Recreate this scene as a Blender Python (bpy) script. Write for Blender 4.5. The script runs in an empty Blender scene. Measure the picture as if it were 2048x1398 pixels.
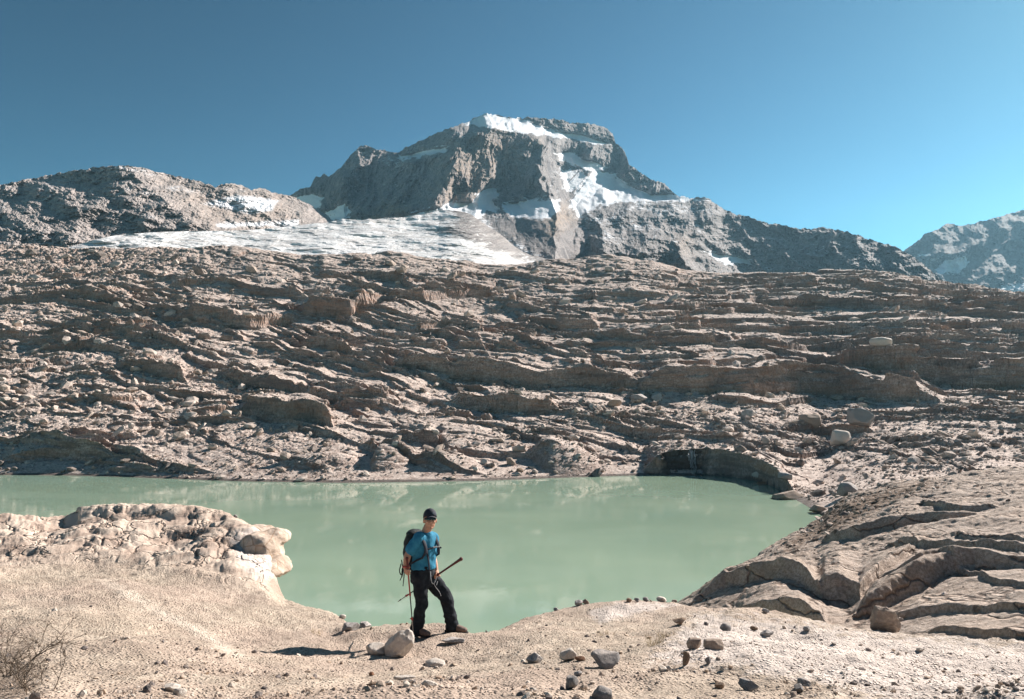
import bpy, bmesh, math, random
import numpy as np
from mathutils import Vector, Matrix

# ------------------------------------------------------------------ camera, sky, sun
SC = bpy.context.scene
R = math.radians
F = 26.0 / 36.0 * 2048.0
PITCH = math.atan(101.0 / F)
CAMZ = 10.0
SUN_AZ, SUN_EL = 40.0, 31.0            # degrees in front of +X, above the horizon

cam = bpy.data.cameras.new("camera")
cam.lens = 26.0
cam.sensor_width = 36.0
cam.clip_start = 0.05
cam.clip_end = 20000
cam_ob = bpy.data.objects.new("camera", cam)
cam_ob.location = (0, 0, CAMZ)
cam_ob.rotation_euler = (R(90) + PITCH, 0, 0)
SC.collection.objects.link(cam_ob)
SC.camera = cam_ob

W = bpy.data.worlds.new("World")
SC.world = W
W.use_nodes = True
nt = W.node_tree
bg = nt.nodes["Background"]
sky = nt.nodes.new("ShaderNodeTexSky")
sky.sky_type = 'NISHITA'
sky.sun_disc = False
sky.sun_elevation = R(SUN_EL)
sky.sun_rotation = R(90 - SUN_AZ)
sky.altitude = 2500
sky.air_density = 1.0
sky.dust_density = 1.0
sky.ozone_density = 2.0
tint = nt.nodes.new("ShaderNodeMix")
tint.data_type = 'RGBA'
tint.blend_type = 'MULTIPLY'
tint.inputs[0].default_value = 1.0
tint.inputs[7].default_value = (0.225, 0.34, 0.235, 1)
lim = nt.nodes.new("ShaderNodeVectorMath")
lim.operation = 'MINIMUM'
lim.inputs[1].default_value = (6.5, 7.5, 9.0)
gam = nt.nodes.new("ShaderNodeGamma")          # deep, clear high-mountain sky: more contrast towards the sun
gam.inputs[1].default_value = 1.7
nt.links.new(sky.outputs[0], lim.inputs[0])
nt.links.new(lim.outputs[0], gam.inputs[0])
nt.links.new(gam.outputs[0], tint.inputs[6])
nt.links.new(tint.outputs[2], bg.inputs[0])
bg.inputs[1].default_value = 0.05

sun = bpy.data.lights.new("sun", 'SUN')
sun.energy = 5.0
sun.angle = R(0.5)
sun.color = (1.0, 0.915, 0.84)
sun_ob = bpy.data.objects.new("sun", sun)
sdir = Vector((math.cos(R(SUN_EL)) * math.cos(R(SUN_AZ)), math.cos(R(SUN_EL)) * math.sin(R(SUN_AZ)), math.sin(R(SUN_EL))))
sun_ob.rotation_euler = (-sdir).to_track_quat('-Z', 'Y').to_euler()
sun_ob.location = sdir * 300
SC.collection.objects.link(sun_ob)

SC.view_settings.view_transform = 'Standard'
SC.view_settings.look = 'None'
SC.view_settings.gamma = 1.0
SC.view_settings.exposure = 1.15
SC.cycles.max_bounces = 5
SC.cycles.diffuse_bounces = 2
SC.cycles.glossy_bounces = 3
SC.cycles.volume_bounces = 0
SC.cycles.use_denoising = True
SC.cycles.use_adaptive_sampling = True
SC.cycles.adaptive_threshold = 0.02

# ------------------------------------------------------------------ noise helpers
_rng = np.random.RandomState(7)
_P = _rng.permutation(256)
_P = np.concatenate([_P, _P, _P]).astype(np.int64)
_A = _rng.rand(256) * 2 * np.pi
_G2x, _G2y = np.cos(_A), np.sin(_A)
_g3 = _rng.randn(256, 3)
_g3 /= np.linalg.norm(_g3, axis=1)[:, None]
_H = _rng.rand(256)


def perlin2(x, y, seed=0):
    x = np.asarray(x, dtype=np.float64) + seed * 17.31
    y = np.asarray(y, dtype=np.float64) + seed * 9.77
    x, y = np.broadcast_arrays(x, y)
    xi = np.floor(x).astype(np.int64)
    yi = np.floor(y).astype(np.int64)
    xf = x - xi
    yf = y - yi
    u = xf * xf * xf * (xf * (xf * 6 - 15) + 10)
    v = yf * yf * yf * (yf * (yf * 6 - 15) + 10)
    a = _P[xi & 255]
    b = _P[(xi + 1) & 255]
    y0 = yi & 255
    y1 = (yi + 1) & 255

    def g(h, dx, dy):
        return _G2x[h] * dx + _G2y[h] * dy
    n00 = g(_P[a + y0], xf, yf)
    n10 = g(_P[b + y0], xf - 1, yf)
    n01 = g(_P[a + y1], xf, yf - 1)
    n11 = g(_P[b + y1], xf - 1, yf - 1)
    return 1.5 * ((n00 * (1 - u) + n10 * u) * (1 - v) + (n01 * (1 - u) + n11 * u) * v)


def perlin3(x, y, z, seed=0):
    x = np.asarray(x) + seed * 17.31
    y = np.asarray(y) + seed * 9.77
    z = np.asarray(z) + seed * 5.13
    xi = np.floor(x).astype(np.int64)
    yi = np.floor(y).astype(np.int64)
    zi = np.floor(z).astype(np.int64)
    xf, yf, zf = x - xi, y - yi, z - zi
    u = xf * xf * (3 - 2 * xf)
    v = yf * yf * (3 - 2 * yf)
    w = zf * zf * (3 - 2 * zf)
    out = 0
    for i in (0, 1):
        a = _P[(xi + i) & 255]
        wu = u if i else 1 - u
        for j in (0, 1):
            b = _P[a + ((yi + j) & 255)]
            wv = v if j else 1 - v
            for k in (0, 1):
                h = _P[b + ((zi + k) & 255)]
                ww = w if k else 1 - w
                d = _g3[h, 0] * (xf - i) + _g3[h, 1] * (yf - j) + _g3[h, 2] * (zf - k)
                out = out + wu * wv * ww * d
    return 1.5 * out


def fbm2(x, y, n=4, seed=0, gain=0.5):
    s, a, f = 0, 1.0, 1.0
    for i in range(n):
        s = s + a * perlin2(x * f, y * f, seed + i * 3.7)
        a *= gain
        f *= 2.03
    return s


def ridge2(x, y, n=4, seed=0, gain=0.5):
    s, a, f = 0, 1.0, 1.0
    for i in range(n):
        s = s + a * (1 - 2 * np.abs(perlin2(x * f, y * f, seed + i * 3.7)))
        a *= gain
        f *= 2.03
    return s


def fbm3(x, y, z, n=4, seed=0, gain=0.5):
    s, a, f = 0, 1.0, 1.0
    for i in range(n):
        s = s + a * perlin3(x * f, y * f, z * f, seed + i * 3.7)
        a *= gain
        f *= 2.03
    return s


def sstep(a, b, x):
    t = np.clip((x - a) / (b - a), 0, 1)
    return t * t * (3 - 2 * t)


def smooth1(a, k):
    if k < 1:
        return a
    w = np.exp(-0.5 * (np.arange(-3 * k, 3 * k + 1) / k) ** 2)
    w /= w.sum()
    return np.convolve(np.pad(a, 3 * k, mode='edge'), w, mode='valid')


# ------------------------------------------------------------------ pixel <-> direction
CP, SP = math.cos(PITCH), math.sin(PITCH)


def ray(px, py):
    """pixel of the 2048x1398 photograph -> (X/Y, Z/Y) slopes of its view ray"""
    cx = (np.asarray(px, dtype=float) - 1024) / F
    cy = (699 - np.asarray(py, dtype=float)) / F
    d = CP - cy * SP
    return cx / d, (SP + cy * CP) / d


def at(px, py, Y):
    u, e = ray(px, py)
    return Vector((float(u) * Y, Y, CAMZ + float(e) * Y))


def unray(u, e):
    t = 1.0 / (CP + e * SP)
    return 1024 + F * u * t, 699 - F * (e * CP - SP) * t


# ------------------------------------------------------------------ object helpers
def link(o):
    SC.collection.objects.link(o)
    return o


def mesh_from(name, verts, faces, mat=None, smooth=True, parent=None, attrs=None):
    """verts Nx3 array, faces MxK array (all same size) or list"""
    me = bpy.data.meshes.new(name)
    verts = np.asarray(verts, dtype=np.float32)
    if isinstance(faces, np.ndarray):
        m, k = faces.shape
        me.vertices.add(len(verts))
        me.vertices.foreach_set("co", verts.ravel())
        me.loops.add(m * k)
        me.loops.foreach_set("vertex_index", faces.astype(np.int32).ravel())
        me.polygons.add(m)
        me.polygons.foreach_set("loop_start", np.arange(0, m * k, k, dtype=np.int32))
        me.polygons.foreach_set("loop_total", np.full(m, k, dtype=np.int32))
        me.update(calc_edges=True)
    else:
        me.from_pydata([tuple(v) for v in verts], [], faces)
        me.update()
    me.polygons.foreach_set("use_smooth", np.full(len(me.polygons), smooth, dtype=bool))
    if attrs:
        for an, av in attrs.items():
            at_ = me.attributes.new(an, 'FLOAT', 'POINT')
            at_.data.foreach_set("value", np.asarray(av, dtype=np.float32).ravel())
    if mat is not None:
        me.materials.append(mat)
    o = bpy.data.objects.new(name, me)
    link(o)
    if parent is not None:
        o.parent = parent
    return o


def tag(o, label=None, cat=None, group=None, kind=None):
    if label:
        o["label"] = label
    if cat:
        o["category"] = cat
    if group:
        o["group"] = group
    if kind:
        o["kind"] = kind
    return o


def grid_faces(nu, nv):
    i = np.arange(nu - 1)[:, None]
    j = np.arange(nv - 1)[None, :]
    a = i * nv + j
    return np.stack([a, a + nv, a + nv + 1, a + 1], axis=-1).reshape(-1, 4)


def grid_normals(X, Y, Z):
    du = np.stack([np.gradient(X, axis=0), np.gradient(Y, axis=0), np.gradient(Z, axis=0)], -1)
    dv = np.stack([np.gradient(X, axis=1), np.gradient(Y, axis=1), np.gradient(Z, axis=1)], -1)
    n = np.cross(du, dv)
    n /= np.linalg.norm(n, axis=-1)[..., None] + 1e-12
    return n


# ------------------------------------------------------------------ materials
class NT:
    def __init__(self, name):
        self.m = bpy.data.materials.new(name)
        self.m.use_nodes = True
        self.t = self.m.node_tree
        self.b = self.t.nodes["Principled BSDF"]
        g = self.t.nodes.new("ShaderNodeNewGeometry")
        self.pos = g.outputs["Position"]
        self.nor = g.outputs["Normal"]

    def n(self, typ, **kw):
        nd = self.t.nodes.new(typ)
        for k, v in kw.items():
            setattr(nd, k, v)
        return nd

    def link(self, a, b):
        if hasattr(a, "is_output"):
            self.t.links.new(a, b)
        else:
            b.default_value = a

    def attr(self, name):
        return self.n("ShaderNodeAttribute", attribute_name=name).outputs["Fac"]

    def math(self, op, a, b=None, clamp=False):
        nd = self.n("ShaderNodeMath", operation=op, use_clamp=clamp)
        self.link(a, nd.inputs[0])
        if b is not None:
            self.link(b, nd.inputs[1])
        return nd.outputs[0]

    def scale(self, v, s):
        nd = self.n("ShaderNodeVectorMath", operation='MULTIPLY')
        self.link(v, nd.inputs[0])
        nd.inputs[1].default_value = s if isinstance(s, tuple) else (s, s, s)
        return nd.outputs[0]

    def noise(self, scale, detail=6, rough=0.6, vec=None, dist=0.0):
        nd = self.n("ShaderNodeTexNoise")
        self.link(vec if vec is not None else self.pos, nd.inputs["Vector"])
        nd.inputs["Scale"].default_value = scale
        nd.inputs["Detail"].default_value = detail
        nd.inputs["Roughness"].default_value = rough
        nd.inputs["Distortion"].default_value = dist
        return nd.outputs["Fac"]

    def voronoi(self, scale, vec=None, feature='F1', out="Distance"):
        nd = self.n("ShaderNodeTexVoronoi", feature=feature)
        self.link(vec if vec is not None else self.pos, nd.inputs["Vector"])
        nd.inputs["Scale"].default_value = scale
        return nd.outputs[out]

    def ramp(self, v, a, b, lo=0.0, hi=1.0):
        nd = self.n("ShaderNodeMapRange")
        nd.interpolation_type = 'SMOOTHSTEP'
        self.link(v, nd.inputs[0])
        nd.inputs[1].default_value = a
        nd.inputs[2].default_value = b
        nd.inputs[3].default_value = lo
        nd.inputs[4].default_value = hi
        return nd.outputs[0]

    def mix(self, f, a, b, mode='MIX'):
        nd = self.n("ShaderNodeMix", data_type='RGBA', blend_type=mode)
        self.link(f, nd.inputs[0])
        for v, s in ((a, nd.inputs[6]), (b, nd.inputs[7])):
            if isinstance(v, tuple) and len(v) == 3:
                v = v + (1,)
            self.link(v, s)
        return nd.outputs[2]

    def normal_z(self):
        s = self.n("ShaderNodeSeparateXYZ")
        self.link(self.nor, s.inputs[0])
        return s.outputs[2]

    def bump(self, h, strength=0.5, dist=0.1, prev=None):
        nd = self.n("ShaderNodeBump")
        nd.inputs["Strength"].default_value = strength
        nd.inputs["Distance"].default_value = dist
        self.link(h, nd.inputs["Height"])
        if prev is not None:
            self.link(prev, nd.inputs["Normal"])
        return nd.outputs[0]

    def done(self, col, rough=0.9, normal=None, spec=0.25):
        if isinstance(col, tuple) and len(col) == 3:
            col = col + (1,)
        self.link(col, self.b.inputs["Base Color"])
        self.link(rough, self.b.inputs["Roughness"])
        self.b.inputs["Specular IOR Level"].default_value = spec
        if normal is not None:
            self.link(normal, self.b.inputs["Normal"])
        return self.m


def rock_material(name, light, mid, dark, rust, s, debris=None, snow=False, strata=(0.15, 0.1, 1.0), bumpd=0.3, rust_amt=0.5):
    """layered rock; s = size in metres of its middle-sized mottling"""
    k = NT(name)
    big = k.noise(1 / (s * 9), 4, 0.6)
    med = k.noise(1 / s, 8, 0.68, dist=0.4)
    fine = k.noise(5 / s, 6, 0.7)
    c = k.mix(k.ramp(med, 0.38, 0.62), mid, light)
    c = k.mix(k.ramp(fine, 0.58, 0.42, 0, 0.7), c, dark)
    c = k.mix(k.ramp(big, 0.42, 0.62, 0, 0.6), c, dark)
    # bedding: thin bands that follow the layers
    band = k.noise(1 / s * 1.6, 5, 0.62, vec=k.scale(k.pos, (strata[0], strata[1], strata[2])))
    nz = k.normal_z()
    steep = k.ramp(nz, 0.72, 0.35)
    c = k.mix(k.math('MULTIPLY', k.ramp(band, 0.42, 0.62), k.math('MULTIPLY', steep, rust_amt)), c, rust)
    c = k.mix(k.math('MULTIPLY', k.ramp(band, 0.5, 0.36), k.math('MULTIPLY', steep, 0.8)), c, dark)
    if debris:
        d = k.math('MULTIPLY', k.ramp(nz, 0.7, 0.9), k.ramp(k.noise(1.3 / s, 5, 0.6), 0.35, 0.55))
        dc = k.mix(k.ramp(fine, 0.35, 0.65), debris[1], debris[0])
        c = k.mix(d, c, dc)
    if snow:
        sn = k.attr("snow")
        sn = k.math('ADD', sn, k.math('MULTIPLY', k.math('SUBTRACT', fine, 0.5), 0.9))
        sn = k.ramp(sn, 0.42, 0.58)
        c = k.mix(sn, c, (0.80, 0.82, 0.85))
    wet_shade = k.ramp(k.math('ADD', k.attr("wet_shade"), k.math('MULTIPLY', k.math('SUBTRACT', med, 0.5), 0.7)), 0.3, 0.7)  # damp rock, and the waterfall recess's shade put into the colour
    c = k.mix(k.math('MULTIPLY', wet_shade, 0.8), c, (0.05, 0.043, 0.04))
    h = k.math('ADD', k.math('MULTIPLY', fine, 0.5), k.math('ADD', med, k.math('MULTIPLY', band, 0.8)))
    nb = k.bump(h, 0.8, bumpd)
    return k.done(c, 0.92, nb, 0.2)


# ------------------------------------------------------------------ terrain strips
def row_px(pts):
    a = np.array(pts, dtype=float)
    u, e = ray(a[:, 0], a[:, 1])
    return u, e, a[:, 2]


def row_z(pts):          # (px, Y, z)
    a = np.array(pts, dtype=float)
    u = (a[:, 0] - 1024) / F
    return u, (a[:, 2] - CAMZ) / a[:, 1], a[:, 1]


class Strip:
    """a height field z(X/Y, Y): columns fan out from below the camera, rows follow the shape"""

    def __init__(self, rows, u0, u1, nu, nf, sm=4, wide=None, smy=0):
        self.u = np.linspace(u0, u1, nu)
        if wide:      # coarser columns beyond the picture's edges
            a_ = np.linspace(u1, wide[1], wide[2] + 1)[1:]
            b_ = np.linspace(wide[0], u0, wide[2] + 1)[:-1] if wide[0] < u0 else []
            self.u = np.concatenate([b_, self.u, a_])
            nu = len(self.u)
        Yk, Zk = [], []
        for (uu, ee, YY) in rows:
            o = np.argsort(uu)
            y = smooth1(np.interp(self.u, uu[o], YY[o]), sm)
            e = smooth1(np.interp(self.u, uu[o], ee[o]), sm)
            Yk.append(y)
            Zk.append(CAMZ + e * y)
        Yk = np.array(Yk)
        Zk = np.array(Zk)
        for k in range(1, len(Yk)):
            Yk[k] = np.maximum(Yk[k], Yk[k - 1] + 0.02)
        self.Yf = np.geomspace(Yk.min(), Yk.max(), nf)
        Z = np.empty((nu, nf))
        for i in range(nu):
            z = np.interp(self.Yf, Yk[:, i], Zk[:, i])
            Z[i] = smooth1(z, smy)
        self.Z = Z
        self.Z0 = Z.copy()
        self.Ymin, self.Ymax = Yk[0], Yk[-1]
        self.X = self.u[:, None] * self.Yf[None, :]
        self.Y = np.broadcast_to(self.Yf[None, :], Z.shape)

    def invY(self, i, e):
        """depth at which the base surface of column i is seen at slope e"""
        ee = (self.Z0[i] - CAMZ) / self.Yf
        ee = np.maximum.accumulate(ee)
        return np.interp(e, ee, self.Yf)

    def ledge(self, pts, decay=1.3, wf=0.12, rough=0.14, seed=0, pre=0.0):
        """pts (px, py of the foot of the face, face height in px): a rock step seen there"""
        a = np.array(pts, dtype=float)
        u, e = ray(a[:, 0], a[:, 1])
        sel = np.where((self.u > u[0]) & (self.u < u[-1]))[0]
        if not len(sel):
            return
        uu = self.u[sel]
        ee = np.interp(uu, u, e)
        pxs = uu * F
        ee = ee + 0.0028 * fbm2(pxs / 120.0, pxs * 0 + seed * 3.1, 2, seed)
        t = (uu - u[0]) / (u[-1] - u[0])
        tap = np.clip(np.minimum(t, 1 - t) / 0.10, 0, 1) ** 0.7
        hh = np.interp(uu, u, a[:, 2]) / F * tap * (1 + rough * 1.6 * fbm2(pxs / 90.0, pxs * 0 + seed * 7.7, 2, seed + 5))
        for q, i in enumerate(sel):
            Y = self.invY(i, ee[q])
            h = hh[q] * Y
            w = max(h * wf, 0.002 * Y)
            d = self.Yf - Y
            st = sstep(-w, w, d)
            L = h / 0.28 * decay
            self.Z[i] += h * st * np.exp(-np.maximum(d, 0) / L)
            if pre > 0:
                self.Z[i] -= pre * h * np.exp(-np.maximum(-d, 0) / (L * 0.4)) * (1 - st)

    def terrace(self, step, dip, warp, amp, a=0.92, b=0.5, seed=0, lscale=40.0, cut=0.0):
        """turn the slope into ledges of about `step` metres along bedding planes"""
        s = self.Z + dip * self.X + warp
        t = s / step
        i = np.floor(t)
        f = t - i
        ih = _H[(i.astype(np.int64) * 37 + 11) & 255]
        b_ = np.clip(b + 0.35 * (ih - 0.5), 0.05, 0.95)
        a_ = np.clip(a - 0.05 * ih, 0.5, 0.98)
        g = np.where(f < a_, b_ * f / a_, b_ + (1 - b_) * (f - a_) / (1 - a_))
        m = perlin2(self.X / lscale + ih * 91.0, i * 3.3 + self.Y / (lscale * 3), seed)
        m = sstep(cut - 0.35, cut + 0.25, m)
        self.Z = self.Z + amp * m * (g - f) * step

    def sample(self, nrows, c1, c2, disp=None):
        nu, nf = self.Z.shape
        e = (self.Z - CAMZ) / self.Yf[None, :]
        lY = np.log(self.Yf)
        ds = np.sqrt((c1 * np.diff(lY)[None, :]) ** 2 + (c2 * np.diff(e, axis=1)) ** 2)
        vis = (self.Yf[None, 1:] > self.Ymin[:, None] * 0.999) & (self.Yf[None, :-1] < self.Ymax[:, None] * 1.001)
        ds = np.where(vis, ds, 1e-9)
        # even the row spacing out sideways so that faces do not shear
        w = np.exp(-0.5 * (np.arange(-18, 19) / 7.0) ** 2)
        w /= w.sum()
        pad = np.pad(ds, ((18, 18), (0, 0)), mode='edge')
        ds = sum(w[q] * pad[q:q + nu] for q in range(37))
        s = np.concatenate([np.zeros((nu, 1)), np.cumsum(ds, axis=1)], axis=1)
        s /= s[:, -1:]
        X = np.empty((nu, nrows))
        Y = np.empty_like(X)
        Z = np.empty_like(X)
        q = np.linspace(0, 1, nrows)
        for i in range(nu):
            Y[i] = np.interp(q, s[i], self.Yf)
            Z[i] = np.interp(Y[i], self.Yf, self.Z[i])
        X = self.u[:, None] * Y
        return X, Y, Z

    def hit(self, px, py, y0=None):
        u, e = ray(px, py)
        i = int(np.argmin(np.abs(self.u - u)))
        ee = (self.Z[i] - CAMZ) / self.Yf
        ok = (ee >= e) & (self.Yf >= (y0 or self.Ymin[i]))
        if not ok.any():
            return None
        k = int(np.argmax(ok))
        return Vector((float(u) * self.Yf[k], self.Yf[k], float(self.Z[i, k])))

    def zat(self, x, y):
        u = x / y
        fi = np.interp(u, self.u, np.arange(len(self.u)))
        i0 = np.clip(np.floor(fi).astype(int), 0, len(self.u) - 2)
        fj = np.interp(y, self.Yf, np.arange(len(self.Yf)))
        j0 = np.clip(np.floor(fj).astype(int), 0, len(self.Yf) - 2)
        a = np.clip(fi - i0, 0, 1)
        b = fj - j0
        Z = self.Z
        return (Z[i0, j0] * (1 - a) + Z[i0 + 1, j0] * a) * (1 - b) + (Z[i0, j0 + 1] * (1 - a) + Z[i0 + 1, j0 + 1] * a) * b


def poly_mask(px, py, poly, soft=6.0):
    """soft inside test of points against a polygon"""
    px = np.asarray(px)
    py = np.asarray(py)
    inside = np.zeros(px.shape, dtype=bool)
    dmin = np.full(px.shape, 1e9)
    n = len(poly)
    for i in range(n):
        x0, y0 = poly[i]
        x1, y1 = poly[(i + 1) % n]
        c = ((y0 > py) != (y1 > py))
        xin = (x1 - x0) * (py - y0) / ((y1 - y0) if y1 != y0 else 1e-9) + x0
        inside ^= c & (px < xin)
        dx, dy = x1 - x0, y1 - y0
        t = np.clip(((px - x0) * dx + (py - y0) * dy) / (dx * dx + dy * dy + 1e-9), 0, 1)
        d = np.hypot(px - x0 - t * dx, py - y0 - t * dy)
        dmin = np.minimum(dmin, d)
    sd = np.where(inside, dmin, -dmin)
    return np.clip(0.5 + 0.5 * sd / soft, 0, 1)

# ================================================================== THE SETTING
# ------------------------------------------------------------------ far slope of polished ledges
SLOPE_TAB = [(955, 97), (930, 100.5), (900, 107), (850, 119), (800, 134), (750, 152), (700, 172), (650, 196), (600, 226), (550, 262), (510, 300)]


def slope_rows():
    # shoreline: photo pixel and depth of the water's far edge
    shore = [(-700, 940), (-300, 945), (0, 950), (150, 951), (300, 956), (480, 963), (690, 966), (830, 964), (960, 962), (1140, 955),
             (1300, 950), (1400, 949), (1480, 957), (1530, 967), (1570, 990), (1610, 1012), (1640, 1032), (1700, 1010), (1800, 975), (1950, 950), (2100, 940), (2700, 930)]
    sh = []
    for px, py in shore:
        u, e = ray(px, py)
        sh.append((px, py, -CAMZ / float(e) if px <= 1640 else None))
    # right of the lake the near end of the slope is land
    land = {1700: (1010, 62), 1800: (975, 64), 1950: (950, 64), 2100: (940, 64), 2700: (930, 64)}
    sh = [(px, *(land[px] if px in land else (py, Y))) for px, py, Y in sh]
    r1 = row_px(sh)
    # under water / behind the outcrop in front of the shoreline
    r0 = row_z([(px, Y * 0.86, -3.5 if px <= 1640 else 1.0) for px, py, Y in sh])
    rows = [r0, r1]
    top = [(-700, 500), (0, 490), (180, 492), (330, 490), (480, 490), (600, 504), (700, 500), (800, 499), (880, 515), (960, 528), (1040, 522), (1100, 515), (1200, 509), (1300, 513),
           (1380, 535), (1450, 540), (1560, 541), (1700, 536), (1800, 541), (1860, 556), (1950, 570), (2048, 582), (2700, 620)]
    tp = np.array(top, float)
    cols = np.array([-700, -300, 0, 300, 480, 690, 830, 960, 1140, 1300, 1400, 1480, 1530, 1570, 1610, 1640, 1700, 1800, 1950, 2100, 2700], float)
    shp = np.array([(a[0], a[1], a[2]) for a in sh], float)
    for k in range(2, len(SLOPE_TAB)):
        py, Y = SLOPE_TAB[k]
        fr = (955 - py) / (955 - 510.0)
        pts = []
        for c in cols:
            s_py = np.interp(c, shp[:, 0], shp[:, 1])
            s_Y = np.interp(c, shp[:, 0], shp[:, 2])
            t_py = np.interp(c, tp[:, 0], tp[:, 1])
            p = s_py + (t_py - s_py) * fr
            # depth: shoreline depth blends into the common table
            Yc = Y * (1 - (1 - fr) ** 3) + (s_Y + (Y - 97) * 0.9) * (1 - fr) ** 3
            Yc *= 1 + 0.05 * (t_py - 510) / 60.0 * -fr
            pts.append((c, p, Yc))
        if k == len(SLOPE_TAB) - 1:
            allc = np.unique(np.concatenate([cols, tp[:, 0]]))
            pts = [(c, np.interp(c, tp[:, 0], tp[:, 1]) + 3, 300.0) for c in allc]
        rows.append(row_px(pts))
    # back side: flattens, then falls away
    rows.append(row_z([(-700, 340, 76), (1024, 340, 72), (2700, 340, 50)]))
    rows.append(row_z([(-700, 520, 70), (1024, 520, 70), (2700, 520, 40)]))
    return rows


SL = Strip(slope_rows(), -0.86, 0.86, 1300, 1500, sm=8, smy=4)
X, Y = SL.X, SL.Y
px_s, py_s = unray(np.broadcast_to(SL.u[:, None], X.shape), (SL.Z0 - CAMZ) / Y)
fade = sstep(0.2, 4.0, SL.Z)                        # calm near the water
back = 1 - sstep(298, 308, Y)
gravel = np.clip(poly_mask(px_s, py_s, [(-200, 960), (-200, 640), (120, 690), (330, 640), (420, 690), (700, 900), (700, 970)], 60) * 0.75
                 + poly_mask(px_s, py_s, [(1280, 790), (1500, 800), (1800, 810), (2300, 790), (2300, 1000), (1560, 1000), (1250, 900)], 40) * 0.55
                 + poly_mask(px_s, py_s, [(-300, 560), (-300, 440), (300, 450), (420, 500), (200, 600)], 40) * 0.9, 0, 1)
# broad swells
SL.Z += fade * back * (1 - 0.6 * sstep(0.1, 0.4, X / Y)) * (1.5 * fbm2(X / 42.0, Y / 30.0, 3, 1) + 0.5 * fbm2(X / 13.0, Y / 10.0, 3, 2)) * np.clip((Y - 60) / 80.0, 0.15, 1.3)
# the ledges that can be told apart in the photograph
LEDGES = [
    ([(560, 680), (640, 692), (720, 712), (800, 735)], None, 34),
    ([(780, 735), (900, 752), (1000, 758), (1150, 765), (1295, 775)], None, 40),
    ([(1275, 778), (1350, 785), (1430, 785), (1550, 780), (1700, 790), (1890, 800)], None, 58),
    ([(1420, 800), (1480, 805), (1560, 808), (1640, 800)], None, 28),
    ([(1650, 752), (1750, 755), (1900, 760), (2150, 775)], None, 62),
    ([(1600, 700), (1750, 706), (1900, 712), (2150, 730)], None, 34),
    ([(1100, 692), (1250, 696), (1400, 700), (1600, 706)], None, 26),
    ([(1280, 652), (1400, 655), (1550, 658), (1700, 668), (2100, 680)], None, 26),
    ([(1550, 608), (1700, 606), (1850, 620), (2100, 640)], None, 34),
    ([(1250, 628), (1400, 622), (1560, 630)], None, 18),
    ([(1500, 572), (1600, 566), (1750, 570), (1900, 590), (2100, 610)], None, 26),
    ([(620, 545), (700, 548), (780, 560), (830, 590), (900, 600)], None, 34),
    ([(600, 640), (640, 640), (700, 635), (770, 610)], None, 54),
    ([(760, 612), (800, 612), (860, 605), (1000, 590)], None, 40),
    ([(330, 580), (420, 570), (520, 580), (620, 590)], None, 28),
    ([(320, 640), (400, 650), (500, 660), (600, 640)], None, 44),
    ([(-100, 610), (60, 600), (170, 600), (300, 625)], None, 32),
    ([(-100, 680), (50, 665), (180, 660), (300, 690)], None, 30),
    ([(-80, 740), (60, 735), (140, 720)], None, 24),
    ([(230, 745), (300, 752), (350, 758), (375, 765)], None, 40),
    ([(130, 800), (220, 810), (300, 800)], None, 22),
    ([(450, 755), (520, 765), (600, 778), (625, 785)], None, 42),
    ([(365, 835), (420, 830), (460, 820)], None, 30),
    ([(480, 828), (550, 840), (620, 850), (668, 862)], None, 44),
    ([(610, 795), (640, 790), (700, 795), (780, 800)], None, 36),
    ([(680, 802), (740, 808), (800, 800)], None, 26),
    ([(670, 860), (760, 872), (880, 885)], None, 26),
    ([(900, 805), (1000, 818), (1060, 830), (1120, 828)], None, 40),
    ([(860, 815), (930, 830), (990, 842)], None, 20),
    ([(0, 925), (60, 915), (130, 910), (230, 925)], None, 34),
    ([(130, 880), (200, 885), (280, 880)], None, 28),
    ([(200, 940), (320, 942), (430, 945)], None, 16),
    ([(1050, 860), (1160, 880), (1290, 905)], None, 24),
    ([(1285, 943), (1330, 946), (1390, 948), (1450, 951), (1520, 962), (1590, 985)], None, 62),
    ([(1420, 905), (1470, 905), (1500, 900), (1600, 915), (1680, 905)], None, 24),
    ([(1560, 865), (1660, 868), (1750, 862)], None, 34),
    ([(1700, 880), (1850, 885), (2000, 900)], None, 18),
    ([(820, 665), (900, 655), (970, 668)], None, 30),
    ([(1030, 640), (1120, 655), (1200, 650)], None, 34),
    ([(880, 560), (1000, 555), (1150, 560)], None, 18),
    ([(1150, 590), (1250, 585), (1380, 595)], None, 18),
    ([(500, 700), (620, 712), (720, 735), (790, 752)], None, 30),
    ([(900, 700), (1010, 700), (1100, 705)], None, 20),
]
for q, (pts, _, h) in enumerate(LEDGES):
    n = len(pts)
    SL.ledge([(p[0], p[1], h * (0.66 if pts[0][0] == 1285 else 0.80 if q in (1, 2, 4, 23, 27) else 0.48) * (0.75 + 0.35 * math.sin(math.pi * (i + 0.5) / n))) for i, p in enumerate(pts)], decay=1.15, wf=0.10, seed=q, pre=0.18)
rl = np.random.RandomState(77)
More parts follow.
